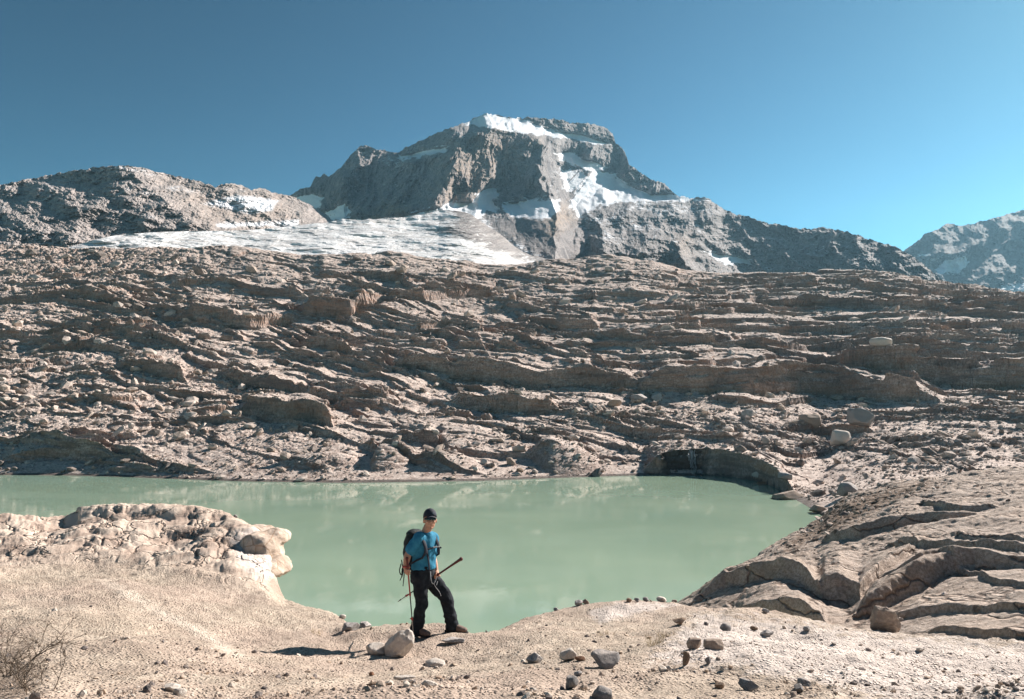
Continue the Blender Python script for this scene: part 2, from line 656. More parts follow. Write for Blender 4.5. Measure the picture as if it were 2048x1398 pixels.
for q in range(230):
    x0, y0 = rl.uniform(-120, 2150), rl.uniform(540, 905) if q % 3 else rl.uniform(540, 700)
    if 1330 < x0 < 1420 and y0 > 850:
        continue
    rt = float(sstep(1150, 1650, x0))
    L = rl.uniform(120, 360) * (1 + 0.9 * rt)
    sl = rl.normal(0.19, 0.08) * (1 - rt) + rl.normal(0.025, 0.02) * rt
    if x0 < 350:
        sl = rl.normal(0.05, 0.14)
    hh_ = rl.uniform(4, 12) * (0.75 if y0 < 620 else 1.0)
    ph = rl.uniform(0, 6)
    pts = [(x0 + L * t, y0 + sl * L * t + 4 * math.sin(ph + 5 * t), hh_ * (0.5 + 0.5 * math.sin(math.pi * (0.15 + 0.7 * t)))) for t in (0, 0.25, 0.5, 0.75, 1.0)]
    SL.ledge(pts, decay=1.0, wf=0.10, seed=300 + q, pre=0.25)
right = sstep(0.05, 0.35, X / Y) * sstep(120, 150, Y)
big_w = 2.6 * fbm2(X / 46.0, Y / 24.0, 3, 11) + 0.9 * fbm2(X / 12.0, Y / 8.0, 2, 12)
SL.terrace(2.4, 0.20 - 0.17 * right, big_w * (1 - 0.5 * right), fade * back * (1 + 0.3 * right) * (1 - 0.85 * gravel), a=0.9, b=0.62 - 0.3 * right, seed=21, lscale=34.0, cut=-0.1)
w2 = 1.3 * fbm2(X / 15.0, Y / 9.0, 3, 13)
SL.terrace(0.9, 0.20 - 0.16 * right, w2, fade * back * (0.95 - 0.6 * gravel), a=0.86, b=0.55 - 0.2 * right, seed=22, lscale=13.0, cut=-0.05)
# broken rubble surface
SL.Z += fade * back * (0.06 + 0.22 * gravel) * np.clip(Y / 140, 0.5, 2) * fbm2(X / 2.1, Y / 2.1, 4, 31, 0.6)

# shore hump with its dark left face, and the recess of the little waterfall
def bump_at(S, px, py, Y0, rx, ry, h, power=2.0, asym=0.0):
    u, e = ray(px, py)
    x0 = float(u) * Y0
    dx = (S.X - x0) / rx
    dx = np.where(dx < 0, dx * (1 + asym), dx)
    r = np.sqrt(dx ** 2 + ((S.Y - Y0) / ry) ** 2)
    S.Z += h * np.clip(1 - r ** power, 0, 1)


bump_at(SL, 1110, 930, 104, 6.5, 7.0, 2.3, 2.2, 0.9)
bump_at(SL, 765, 960, 100, 4.5, 5.0, 1.7, 2.2, 2.0)
bump_at(SL, 890, 962, 99, 5.0, 4.0, 1.1, 2.5, 0.3)
bump_at(SL, 640, 962, 98.5, 5.5, 3.0, 1.3, 2.0, 0.0)
WF_Y = 102.5
_u, _ = ray(1365, 930)
WFX = float(_u) * WF_Y
_rec = np.clip(1 - np.abs(X - WFX) / 3.3, 0, 1)
SL.Z = np.where((Y > 99.0) & (Y < WF_Y - 1.0), SL.Z * (1 - 0.9 * sstep(0, 0.4, _rec)) + 0.15 * sstep(0, 0.4, _rec), SL.Z)
Xs, Ys, Zs = SL.sample(760, 0.55, 1.0)
N = grid_normals(Xs, Ys, Zs)
sc = np.clip(Ys / 150.0, 0.4, 2.2)
fd = sstep(0.1, 2.0, Zs)
d = fbm3(Xs / 7.0, Ys / 7.0, Zs / 1.6, 4, 41, 0.6) * 0.16 * sc
# beds broken into blocks by upright joints; every block stands out by its own amount
zb = Zs + (0.20 - 0.17 * sstep(0.05, 0.35, Xs / Ys)) * Xs + 0.7 * fbm2(Xs / 20.0, Ys / 20.0, 2, 46)
jx = Xs * 0.94 + Ys * 0.34 + 0.6 * fbm2(Xs / 3.0, Zs / 3.0 + Ys / 9.0, 2, 47)
jy = -Xs * 0.34 + Ys * 0.94 + 0.6 * fbm2(Xs / 3.0, Ys / 3.0, 2, 48)
steepn = np.clip(1.35 - np.abs(N[..., 2]), 0.3, 1)
for th, L, am in ((2.3, 9.0, 0.75), (0.95, 4.2, 0.36), (0.40, 1.5, 0.10)):
    tb = zb / (th * sc) + 0.25 * fbm2(Xs / (L * 2), Ys / (L * 2), 2, 49)
    ib = np.floor(tb).astype(np.int64)
    fb = tb - ib
    kx = jx / (L * sc) + _H[(ib * 29 + 3) & 255] * 7
    ky = jy / (L * sc) + _H[(ib * 31 + 9) & 255] * 7
    ix, iy = np.floor(kx).astype(np.int64), np.floor(ky).astype(np.int64)
    hh = _H[_P[_P[(ib * 53 + 7) & 255] + (ix & 255)] ^ (iy & 255)]
    edge = np.minimum(1, np.minimum(fb, 1 - fb) * 9) * np.minimum(1, np.minimum(kx - ix, 1 - kx + ix) * 14)
    d += sc * am * ((hh - 0.55) * steepn * (0.35 + 0.65 * edge) - 0.25 * (1 - edge) * steepn)
d *= fd
Xs, Ys, Zs = Xs + N[..., 0] * d, Ys + N[..., 1] * d, Zs + N[..., 2] * d
wet_shade = 0.75 * (1 - sstep(0.10, 0.42, Zs)) * (Ys < 125)  # damp margin along the waterline
wet_shade = np.maximum(wet_shade, np.clip(1.35 - np.abs(Xs - WFX + 0.3 + 0.8 * fbm2(Xs / 1.5, Zs / 1.5, 2, 144)) / 3.4, 0, 1) * (np.abs(Ys - WF_Y) < 3.2) * sstep(0.1, 0.3, Zs) * sstep(0.85, 0.55, N[..., 2]))  # recess wall: wet rock, with the recess's shade painted in as well
m_slope = rock_material("slope_rock", (0.62, 0.495, 0.43), (0.46, 0.35, 0.295), (0.19, 0.142, 0.122), (0.30, 0.165, 0.105), 1.6,
                        debris=((0.70, 0.59, 0.52), (0.42, 0.345, 0.30)), strata=(0.12, 0.12, 1.1), bumpd=0.35)
o = mesh_from("rock_slope", np.stack([Xs, Ys, Zs], -1).reshape(-1, 3), grid_faces(*Xs.shape), m_slope, smooth=False, attrs={"wet_shade": wet_shade})
tag(o, "brown slope of polished rock ledges and rubble rising beyond the green lake", kind="structure")
SLOPE_V = (Xs, Ys, Zs)

# ------------------------------------------------------------------ lake and the ground under everything
k = NT("glacial_water")
c = k.mix(k.ramp(k.noise(0.06, 3), 0.35, 0.65), (0.235, 0.335, 0.252), (0.27, 0.37, 0.275))
wv = k.noise(1.0, 4, 0.55, vec=k.scale(k.pos, (1.6, 0.7, 1.0)))
nb = k.bump(wv, 0.10, 0.04)
m_water = k.done(c, k.ramp(k.noise(0.09, 4, 0.6, vec=k.scale(k.pos, (0.6, 1.6, 1.0))), 0.42, 0.62, 0.035, 0.13), nb, 0.5)
k.b.inputs["IOR"].default_value = 1.33
gx = np.array([[-160, 12, 0], [160, 12, 0], [160, 125, 0], [-160, 125, 0]], float)
o = mesh_from("lake", gx, np.array([[0, 1, 2, 3]]), m_water, smooth=False)
tag(o, "milky jade green glacial lake reflecting the far slope", kind="structure")

k = NT("valley_rock")
m_valley = k.done(k.mix(k.ramp(k.noise(0.05, 8), 0.4, 0.6), (0.30, 0.25, 0.21), (0.2, 0.17, 0.15)), 0.95)
gx = np.array([[-2600, -2600, -4], [2600, -2600, -4], [2600, 2600, -4], [-2600, 2600, -4]], float)
o = mesh_from("valley_floor", gx, np.array([[0, 1, 2, 3]]), m_valley, smooth=False)
tag(o, "bare rocky valley floor under the lake and the slopes", kind="structure")

# ------------------------------------------------------------------ near ground
r0 = row_z([(-2500, 0.7, 8.55), (1024, 0.7, 8.55), (4600, 0.7, 8.5)])
r1 = row_px([(-900, 1398, 4.9), (0, 1398, 4.5), (1024, 1398, 4.3), (2048, 1398, 4.3), (2900, 1398, 4.3)])
r2 = row_px([(-900, 1290, 7.2), (0, 1262, 7.8), (250, 1268, 8.3), (500, 1300, 8.8), (690, 1322, 8.6), (850, 1333, 8.2), (1050, 1320, 7.5), (1300, 1300, 7.5), (1500, 1300, 7.3), (1800, 1330, 6.7), (2048, 1340, 6.4), (2900, 1360, 5.8)])
r3 = row_px([(-900, 1150, 14), (0, 1130, 14.4), (250, 1150, 13.6), (440, 1180, 12.8), (525, 1205, 12.3), (620, 1250, 10.8), (690, 1288, 9.75), (720, 1288, 9.8), (800, 1289, 9.8), (900, 1284, 9.85), (945, 1282, 9.6), (1050, 1262, 9.8), (1200, 1240, 10.3), (1390, 1238, 10.4), (1500, 1250, 10), (1700, 1275, 9.2), (1900, 1300, 8.4), (2048, 1312, 7.9), (2900, 1340, 6.8)])
r35 = row_px([(-900, 1060, 17), (0, 1070, 16.8), (100, 1072, 17.2), (200, 1062, 16.8), (300, 1055, 16.6), (440, 1085, 15.8), (490, 1110, 15.2), (535, 1128, 14.9), (552, 1196, 13.4), (620, 1228, 12.0), (690, 1262, 10.2), (720, 1262, 9.95), (800, 1258, 9.95), (900, 1262, 10.0), (945, 1275, 9.9), (1050, 1240, 10.9), (1200, 1220, 11.5), (1390, 1222, 11.5), (1500, 1235, 11), (1700, 1262, 10), (1900, 1288, 9.1), (2048, 1302, 8.5), (2900, 1330, 7.3)])
r4 = row_px([(-900, 1010, 20.5), (0, 1030, 20), (100, 1036, 19.6), (200, 1016, 19.2), (300, 1006, 18.8), (380, 1006, 18.5), (440, 1013, 18.2), (490, 1036, 17.2), (520, 1050, 16.8), (540, 1064, 16.4), (548, 1120, 15.4), (556, 1183, 14.4), (620, 1207, 13.2), (700, 1244, 11.5), (722, 1251, 11.0), (745, 1247, 10.9), (800, 1242, 10.8), (870, 1242, 10.7), (900, 1248, 10.6), (945, 1271, 10.2), (965, 1266, 10.4), (1000, 1250, 11.0), (1050, 1227, 11.8), (1130, 1209, 12.4), (1200, 1205, 12.6), (1300, 1201, 12.8), (1390, 1210, 12.5), (1450, 1218, 12.2), (1550, 1229, 11.8), (1700, 1250, 11), (1900, 1276, 10), (2048, 1292, 9.3), (2900, 1320, 8)])
u4, e4, Y4 = r4
r5 = (u4, (CAMZ + e4 * Y4 - 0.55 - CAMZ) / (Y4 * 1.06), Y4 * 1.06)
r6 = (u4, (-3.0 - CAMZ) / (Y4 * 1.55), Y4 * 1.55)
r7 = (u4, (-3.6 - CAMZ) / (Y4 * 2.2), Y4 * 2.2)
GR = Strip([r0, r1, r2, r3, r35, r4, r5, r6, r7], -0.95, 0.95, 1300, 1500, sm=5, wide=(-6.0, 6.0, 70), smy=7)
X, Y = GR.X, GR.Y
px_g, py_g = unray(np.broadcast_to(GR.u[:, None], X.shape), (GR.Z0 - CAMZ) / Y)
# second hump at the left edge
bump_at(GR, -30, 1030, 23.5, 3.2, 3.0, 1.35, 2.0)
mound = poly_mask(px_g, py_g, [(-400, 1190), (-400, 960), (300, 980), (530, 1040), (530, 1175), (400, 1140), (150, 1110)], 40)
slab = poly_mask(px_g, py_g, [(1240, 1330), (1340, 1260), (1400, 1200), (1700, 1235), (2500, 1290), (2500, 1420), (1700, 1420), (1420, 1360)], 30)
near = 1 - sstep(13, 22, Y)
GR.Z += 0.10 * fbm2(X / 2.6, Y / 2.6, 4, 51) * near + 0.02 * fbm2(X / 0.35, Y / 0.35, 3, 52)
GR.Z += mound * (0.20 * fbm2(X / 2.6, Y / 2.0, 5, 53, 0.45) + 0.035 * ridge2((X + 0.5 * Y) / 1.6, (Y - 0.5 * X) / 0.8, 4, 54, 0.6))
s_ = GR.Z + 0.14 * X + 0.25 * fbm2(X / 3, Y / 2, 3, 55)
GR.Z += slab * (0.018 * ridge2(X / 0.5 + Y * 0.5, Y / 0.22, 3, 56) + 0.02 * fbm2(X / 0.25, Y / 0.12, 3, 57))
GR.terrace(0.34, 0.22, 0.35 * fbm2(X / 2.0, Y / 1.6, 3, 58), mound * 0.35, a=0.8, b=0.6, seed=59, lscale=2.6, cut=0.1)
Xs, Ys, Zs = GR.sample(760, 0.55, 1.0)
N = grid_normals(Xs, Ys, Zs)
pxv, pyv = unray(Xs / Ys, (Zs - CAMZ) / Ys)
nz = fbm2(Xs / 0.9, Ys / 0.9, 4, 61)
d = (0.007 * fbm3(Xs / 0.13, Ys / 0.13, Zs / 0.13, 4, 62, 0.6)) * np.clip(Ys / 7, 0.5, 2)
md = poly_mask(pxv, pyv, [(-400, 1190), (-400, 960), (300, 980), (540, 1040), (540, 1180), (400, 1140), (150, 1110)], 30)
d = d + md * 0.02 * fbm3(Xs / 0.6, Ys / 0.6, Zs / 0.4, 3, 63, 0.45)
tb = (Zs + 0.22 * Xs) / 0.26 + 0.5 * fbm2(Xs / 1.5, Ys / 1.5, 2, 64)
ib = np.floor(tb).astype(np.int64)
kx = (Xs * 0.9 + Ys * 0.4) / 1.1 + _H[(ib * 29 + 3) & 255] * 7 + 0.25 * fbm2(Xs / 0.5, Ys / 0.5, 2, 65)
ix = np.floor(kx).astype(np.int64)
edge = np.minimum(1, np.minimum(tb - ib, 1 - tb + ib) * 8) * np.minimum(1, np.minimum(kx - ix, 1 - kx + ix) * 14)
d = d + md * (0.10 * (_H[_P[(ib * 53 + 7) & 255] ^ (ix & 255)] - 0.5) * (0.3 + 0.7 * edge) - 0.03 * (1 - edge))
Xs, Ys, Zs = Xs + N[..., 0] * d, Ys + N[..., 1] * d, Zs + N[..., 2] * d
# stains with a shape of their own: white dust on the slab, the trodden path, dark lichen
pale = poly_mask(pxv, pyv, [(1270, 1330), (1330, 1270), (1395, 1212), (1700, 1245), (2300, 1300), (2300, 1420), (1800, 1420), (1500, 1350)], 40)
pale = np.maximum(pale * 0.85, poly_mask(pxv, pyv, [(1170, 1225), (1230, 1203), (1390, 1205), (1300, 1225), (1200, 1250)], 16))
pale = np.maximum(pale, 0.8 * poly_mask(pxv, pyv, [(455, 1075), (500, 1045), (560, 1060), (565, 1160), (510, 1165), (470, 1130)], 20))
path = poly_mask(pxv, pyv, [(195, 1160), (225, 1160), (330, 1220), (430, 1270), (510, 1320), (470, 1320), (380, 1265), (280, 1215)], 18)
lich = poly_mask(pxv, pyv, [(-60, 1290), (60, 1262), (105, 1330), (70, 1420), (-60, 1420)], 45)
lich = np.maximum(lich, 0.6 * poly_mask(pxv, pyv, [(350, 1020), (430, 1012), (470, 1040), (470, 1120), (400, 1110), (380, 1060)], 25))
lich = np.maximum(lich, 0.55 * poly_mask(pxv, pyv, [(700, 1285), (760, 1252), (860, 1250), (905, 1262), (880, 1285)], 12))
k = NT("sandy_ground")
big = k.noise(0.35, 5, 0.6)
med = k.noise(2.4, 7, 0.66)
fine = k.noise(26, 5, 0.7)
peb = k.voronoi(34)
pebc = k.voronoi(34, out="Color")
c = k.mix(k.ramp(med, 0.35, 0.68), (0.43, 0.348, 0.275), (0.55, 0.46, 0.37))
c = k.mix(k.ramp(big, 0.42, 0.62, 0, 0.5), c, (0.47, 0.355, 0.295))
sx = k.n("ShaderNodeSeparateColor")
k.link(pebc, sx.inputs[0])
pk = k.math('MULTIPLY', k.ramp(sx.outputs[0], 0.7, 0.8), k.ramp(peb, 0.45, 0.35))
c = k.mix(k.math('MULTIPLY', pk, 0.6), c, (0.23, 0.19, 0.165))
c = k.mix(k.ramp(fine, 0.56, 0.40, 0, 0.45), c, (0.24, 0.185, 0.15))
pl = k.ramp(k.math('ADD', k.attr("pale"), k.math('MULTIPLY', k.math('SUBTRACT', k.noise(5, 6, 0.7), 0.5), 1.5)), 0.42, 0.75, 0, 0.85)
c = k.mix(pl, c, (0.61, 0.535, 0.485))
pt = k.ramp(k.math('ADD', k.attr("path"), k.math('MULTIPLY', k.math('SUBTRACT', med, 0.5), 0.8)), 0.3, 0.8, 0, 0.6)
c = k.mix(pt, c, (0.68, 0.58, 0.485))
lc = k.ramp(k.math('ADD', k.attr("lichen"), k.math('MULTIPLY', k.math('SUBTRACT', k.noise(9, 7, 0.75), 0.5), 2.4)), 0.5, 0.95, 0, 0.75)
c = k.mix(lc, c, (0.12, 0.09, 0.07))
rk = k.attr("rock")
rn = k.noise(1.3, 8, 0.6, dist=0.8)
wv_ = k.n("ShaderNodeVectorMath", operation='ADD')
k.link(k.scale(k.pos, (0.7, 0.7, 1.2)), wv_.inputs[0])
nz_ = k.n("ShaderNodeTexNoise")
nz_.inputs["Scale"].default_value = 1.5
nz_.inputs["Detail"].default_value = 4
k.link(k.pos, nz_.inputs["Vector"])
k.link(k.scale(nz_.outputs["Color"], 0.9), wv_.inputs[1])
ck = k.voronoi(1.1, vec=wv_.outputs[0], feature='DISTANCE_TO_EDGE')
rc = k.mix(k.ramp(rn, 0.38, 0.62), (0.42, 0.32, 0.26), (0.60, 0.495, 0.41))
rc = k.mix(k.ramp(ck, 0.018, 0.003, 0, 0.6), rc, (0.16, 0.105, 0.075))
rc = k.mix(pl, rc, (0.61, 0.535, 0.485))
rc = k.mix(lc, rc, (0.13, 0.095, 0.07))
c = k.mix(rk, c, rc)
pf = k.ramp(k.noise(0.9, 5, 0.65), 0.36, 0.62, 0.15, 1.1)
h0 = k.math('ADD', k.math('MULTIPLY', fine, pf), k.math('ADD', k.math('MULTIPLY', med, 0.8), k.math('MULTIPLY', k.ramp(peb, 0.5, 0.0), 0.6)))
h1 = k.math('ADD', k.math('MULTIPLY', rn, 2.2), k.math('ADD', k.math('MULTIPLY', k.ramp(ck, 0.0, 0.04), 1.2), k.math('MULTIPLY', fine, 0.25)))
hm = k.n("ShaderNodeMix", data_type='FLOAT')
k.link(rk, hm.inputs[0])
k.link(h0, hm.inputs[2])
k.link(h1, hm.inputs[3])
nb = k.bump(hm.outputs[0], 0.85, 0.045)
m_ground = k.done(c, 0.95, nb, 0.15)
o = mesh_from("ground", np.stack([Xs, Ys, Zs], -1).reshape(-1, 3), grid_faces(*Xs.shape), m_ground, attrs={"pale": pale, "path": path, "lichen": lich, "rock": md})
tag(o, "sunlit sandy near ground with pebbles, a trodden path and a low rock mound", kind="structure")

# ------------------------------------------------------------------ layered outcrop on the right shore
r0 = row_z([(1330, 25, -3), (1420, 22, -1), (1500, 20, 1.2), (1640, 18, 2.8), (1850, 15, 4), (2048, 12.5, 4.6), (2900, 11, 5)])
r1 = row_px([(1330, 1260, 27.5), (1400, 1240, 26.5), (1500, 1245, 24), (1640, 1258, 20.5), (1850, 1280, 17), (2048, 1300, 14), (2900, 1310, 12.5)])
r2 = row_px([(1330, 1235, 29), (1400, 1192, 30), (1450, 1160, 30), (1540, 1150, 28.5), (1640, 1175, 25.5), (1700, 1180, 25), (1850, 1180, 22.5), (2048, 1170, 20.5), (2900, 1160, 18)])
r3 = row_px([(1330, 1225, 31), (1400, 1188, 34), (1480, 1140, 38), (1560, 1105, 40), (1640, 1095, 38), (1700, 1085, 36), (1850, 1070, 33), (2048, 1050, 31), (2900, 1010, 27)])
r4 = row_px([(1330, 1222, 32), (1400, 1186, 36), (1480, 1134, 43), (1560, 1078, 52), (1640, 1040, 60), (1660, 1018, 61), (1700, 992, 60), (1800, 964, 58), (1900, 949, 56), (2048, 936, 54), (2900, 900, 50)])
u4, e4, Y4 = r4
r5 = (u4, (CAMZ + e4 * Y4 - 1.2 - CAMZ) / (Y4 * 1.08), Y4 * 1.08)
r6 = (u4, np.full(len(u4), -0.0) + (-3.0 - CAMZ) / (Y4 * 1.3), Y4 * 1.3)
OC = Strip([r0, r1, r2, r3, r4, r5, r6], 0.19, 0.95, 760, 1400, sm=6, wide=(0.19, 1.8, 50), smy=12)
X, Y = OC.X, OC.Y
OC.Z += 0.22 * fbm2(X / 6.0, Y / 5.0, 3, 71)
for q, (pts, dec, wf) in enumerate([
    ([(1385, 1215, 12), (1450, 1180, 34), (1530, 1165, 40), (1600, 1175, 44), (1650, 1200, 26)], 1.4, 0.5),
    ([(1470, 1240, 20), (1530, 1238, 48), (1600, 1240, 52), (1660, 1250, 26)], 1.0, 0.45),
    ([(1630, 1190, 40), (1680, 1195, 62), (1720, 1200, 40), (1760, 1165, 30), (1840, 1110, 20)], 2.0, 0.45),
    ([(1690, 1238, 20), (1760, 1210, 48), (1850, 1172, 60), (1950, 1145, 40), (2120, 1140, 24)], 1.8, 0.4),
    ([(1640, 1085, 16), (1720, 1080, 30), (1780, 1070, 36), (1850, 1050, 26), (1960, 1030, 14)], 1.8, 0.4),
    ([(1760, 1105, 18), (1850, 1115, 26), (1950, 1125, 26), (2120, 1128, 18)], 1.2, 0.35),
    ([(1840, 1020, 14), (1920, 1024, 22), (2000, 1015, 16)], 1.2, 0.4),
    ([(1900, 1075, 12), (2000, 1090, 16), (2120, 1100, 14)], 1.2, 0.35),
    ([(1770, 1225, 12), (1900, 1215, 18), (2120, 1235, 16)], 1.2, 0.35),
    ([(1850, 1262, 10), (1960, 1265, 18), (2120, 1280, 16)], 1.2, 0.35),
    ([(1740, 1180, 10), (1880, 1150, 16), (2000, 1175, 14), (2120, 1185, 12)], 1.0, 0.35),
]):
    OC.ledge([(a_, b_, c_ * 0.8) for a_, b_, c_ in pts], decay=dec, wf=wf, rough=0.12, seed=100 + q, pre=0.15)
sc = np.clip(Y / 25.0, 0.6, 2.0)
OC.Z += 0.05 * sc * ridge2(X / 2.2 + Y * 0.18, Y / 0.9, 3, 72) * sstep(0.5, 2.0, OC.Z)
OC.Z += 0.02 * sc * fbm2(X / 0.8, Y / 0.55, 3, 73, 0.5)
Xs, Ys, Zs = OC.sample(620, 0.6, 1.0)
N = grid_normals(Xs, Ys, Zs)
sc = np.clip(Ys / 25.0, 0.6, 2.0)
d = sc * (0.06 * fbm3(Xs / 1.6, Ys / 1.6, Zs / 0.6, 4, 74, 0.5) + 0.02 * (1 - 2 * np.abs(perlin3(Xs / 0.4, Ys / 0.4, Zs / 0.25, 75))))
Xs, Ys, Zs = Xs + N[..., 0] * d, Ys + N[..., 1] * d, Zs + N[..., 2] * d
pxv, pyv = unray(Xs / Ys, (Zs - CAMZ) / Ys)
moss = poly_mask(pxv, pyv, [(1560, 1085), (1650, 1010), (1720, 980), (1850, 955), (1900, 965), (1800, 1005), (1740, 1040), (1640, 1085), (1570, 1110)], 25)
k = NT("outcrop_rock")
big = k.noise(0.22, 4, 0.6)
med = k.noise(1.6, 8, 0.68, dist=0.4)
fine = k.noise(11, 6, 0.72)
c = k.mix(k.ramp(med, 0.36, 0.66), (0.40, 0.32, 0.265), (0.54, 0.45, 0.385))
c = k.mix(k.ramp(fine, 0.58, 0.40, 0, 0.6), c, (0.15, 0.115, 0.09))
c = k.mix(k.ramp(big, 0.45, 0.7, 0, 0.35), c, (0.30, 0.22, 0.16))
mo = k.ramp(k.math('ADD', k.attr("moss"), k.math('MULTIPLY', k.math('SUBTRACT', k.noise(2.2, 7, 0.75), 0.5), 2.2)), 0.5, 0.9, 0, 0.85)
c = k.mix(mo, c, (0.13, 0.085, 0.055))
band = k.noise(2.2, 5, 0.65, vec=k.scale(k.pos, (0.25, 0.25, 2.4)))
wv_ = k.n("ShaderNodeVectorMath", operation='ADD')
k.link(k.scale(k.pos, (0.30, 0.16, 0.9)), wv_.inputs[0])
nz_ = k.n("ShaderNodeTexNoise")
nz_.inputs["Scale"].default_value = 0.7
nz_.inputs["Detail"].default_value = 4
k.link(k.pos, nz_.inputs["Vector"])
k.link(k.scale(nz_.outputs["Color"], 0.8), wv_.inputs[1])
ck = k.voronoi(1.0, vec=wv_.outputs[0], feature='DISTANCE_TO_EDGE')
c = k.mix(k.ramp(ck, 0.03, 0.005, 0, 0.7), c, (0.12, 0.08, 0.06))
h = k.math('ADD', k.math('MULTIPLY', fine, 0.4), k.math('ADD', k.math('ADD', med, k.ramp(ck, 0.0, 0.05)), k.math('MULTIPLY', band, 0.7)))
m_out = k.done(c, 0.93, k.bump(h, 0.8, 0.12), 0.18)
o = mesh_from("rock_outcrop", np.stack([Xs, Ys, Zs], -1).reshape(-1, 3), grid_faces(*Xs.shape), m_out, attrs={"moss": moss})
tag(o, "folded tan layered rock outcrop sloping down to the lake on the right", kind="structure")


# ------------------------------------------------------------------ mountains: relief between a foot line and a skyline
def relief(name, skyline, foot, u0, u1, nu, nt, Yfoot, Ytop, relief_fn, mat, label, snow_fn=None, shape=1.0, back=300, rough=0.0, seed=0, kind="structure"):
    """skyline/foot: photo pixels; Yfoot/Ytop: depth; relief_fn(px,py) -> depth change in metres"""
    u = np.linspace(u0, u1, nu)
    us, es = ray(*np.array(skyline, float).T)
    ub, eb = ray(*np.array(foot, float).T)
    E1 = np.interp(u, us, es)
    pu = u * F
    E1 = E1 + rough * (fbm2(pu / 14.0, pu * 0, 4, seed + 3, 0.6))
    E0 = np.interp(u, ub, eb)
    t = np.linspace(0, 1, nt)
    E = E0[:, None] + (E1 - E0)[:, None] * t[None, :]
    k_ = max(1, int(45.0 / (F * (u[1] - u[0]))))
    tb = np.clip((E - E0[:, None]) / (smooth1(np.interp(u, us, es), k_) - E0)[:, None], 0, 1.25)
    U = np.broadcast_to(u[:, None], E.shape)
    px, py = unray(U, E)
    yf = np.interp(u, ray(np.array(Yfoot)[:, 0], 500)[0], np.array(Yfoot)[:, 1])
    yt = np.interp(u, ray(np.array(Ytop)[:, 0], 400)[0], np.array(Ytop)[:, 1])
    Y = yf[:, None] + (yt - yf)[:, None] * tb ** shape
    Y = Y + relief_fn(px, py, Y)
    Xm = U * Y
    Zm = CAMZ + E * Y
    # far side
    bx, by, bz = [Xm], [Y], [Zm]
    for dd, dz in ((0.15, 0.10), (1.0, 0.9)):
        yb = Y[:, -1:] + back * dd
        bx.append(u[:, None] * yb)
        by.append(yb)
        bz.append(Zm[:, -1:] - back * dz)
    XX, YY, ZZ = np.hstack(bx), np.hstack(by), np.hstack(bz)
    attrs = None
    if snow_fn:
        s = snow_fn(px, py, Xm, Y, Zm)
        attrs = {}
        for a, v in s.items():
            attrs[a] = np.hstack([v, v[:, -1:], v[:, -1:]])
    o = mesh_from(name, np.stack([XX, YY, ZZ], -1).reshape(-1, 3), grid_faces(*XX.shape), mat, smooth=False, attrs=attrs)
    return tag(o, label, kind=kind)


def tent(px, py, line, amp, wl, wr, soft=30, tail=170):
    """a rib running down the face: line of (px,py) from top to bottom"""
    a = np.array(line, float)
    xr = np.interp(py, a[:, 1], a[:, 0])
    dx = px - xr
    w = np.where(dx < 0, wl, wr)
    e = sstep(a[0, 1] - soft, a[0, 1], py) * (1 - sstep(a[-1, 1] - 20, a[-1, 1] + tail, py))
    return -amp * np.clip(1 - np.abs(dx) / w, 0, 1) * e


def mtn_material(name, light, mid, dark, s, snowc=(0.82, 0.84, 0.87), dust=0.9):
    k = NT(name)
    big = k.noise(1 / (s * 8), 5, 0.6)
    med = k.noise(1 / s, 8, 0.7, dist=0.5)
    fine = k.noise(4 / s, 5, 0.7)
    c = k.mix(k.ramp(med, 0.36, 0.64), mid, light)
    c = k.mix(k.ramp(fine, 0.6, 0.42, 0, 0.55), c, dark)
    c = k.mix(k.ramp(big, 0.45, 0.7, 0, 0.5), c, dark)
    c = k.mix(k.math('MULTIPLY', k.attr("rust"), k.ramp(med, 0.3, 0.6)), c, (0.36, 0.25, 0.16))
    stk = k.noise(1 / (s * 1.3), 5, 0.65, vec=k.scale(k.pos, (1.0, 1.0, 0.16)))
    c = k.mix(k.math('MULTIPLY', k.ramp(stk, 0.48, 0.62), k.ramp(k.normal_z(), 0.75, 0.45)), c, dark)
    # lying snow and dust of fresh snow on the flatter places
    nz = k.normal_z()
    sn = k.math('ADD', k.attr("snow"), k.math('MULTIPLY', k.math('SUBTRACT', med, 0.5), dust))
    sn = k.math('ADD', sn, k.math('MULTIPLY', k.math('SUBTRACT', nz, 0.55), 0.25))
    sn = k.ramp(sn, 0.40, 0.64)
    sc_ = k.mix(k.ramp(fine, 0.3, 0.6), (snowc[0] * 0.86, snowc[1] * 0.87, snowc[2] * 0.9), snowc)
    c = k.mix(sn, c, sc_)
    hh = k.math('ADD', k.math('MULTIPLY', fine, 0.6), med)
    return k.done(c, 0.9, k.bump(hh, 0.7, s * 0.13), 0.15)


# --- left hill of grey rubble
def hill_relief(px, py, Y):
    d = -22 * fbm2(px / 90.0, py / 45.0, 4, 81) - 5 * fbm2(px / 22.0, py / 9.0, 3, 82) - 2.6 * fbm2(px / 6.0, py / 3.6, 3, 83, 0.7)
    d += tent(px, py, [(250, 335), (330, 400), (420, 470)], 40, 120, 70)
    return d


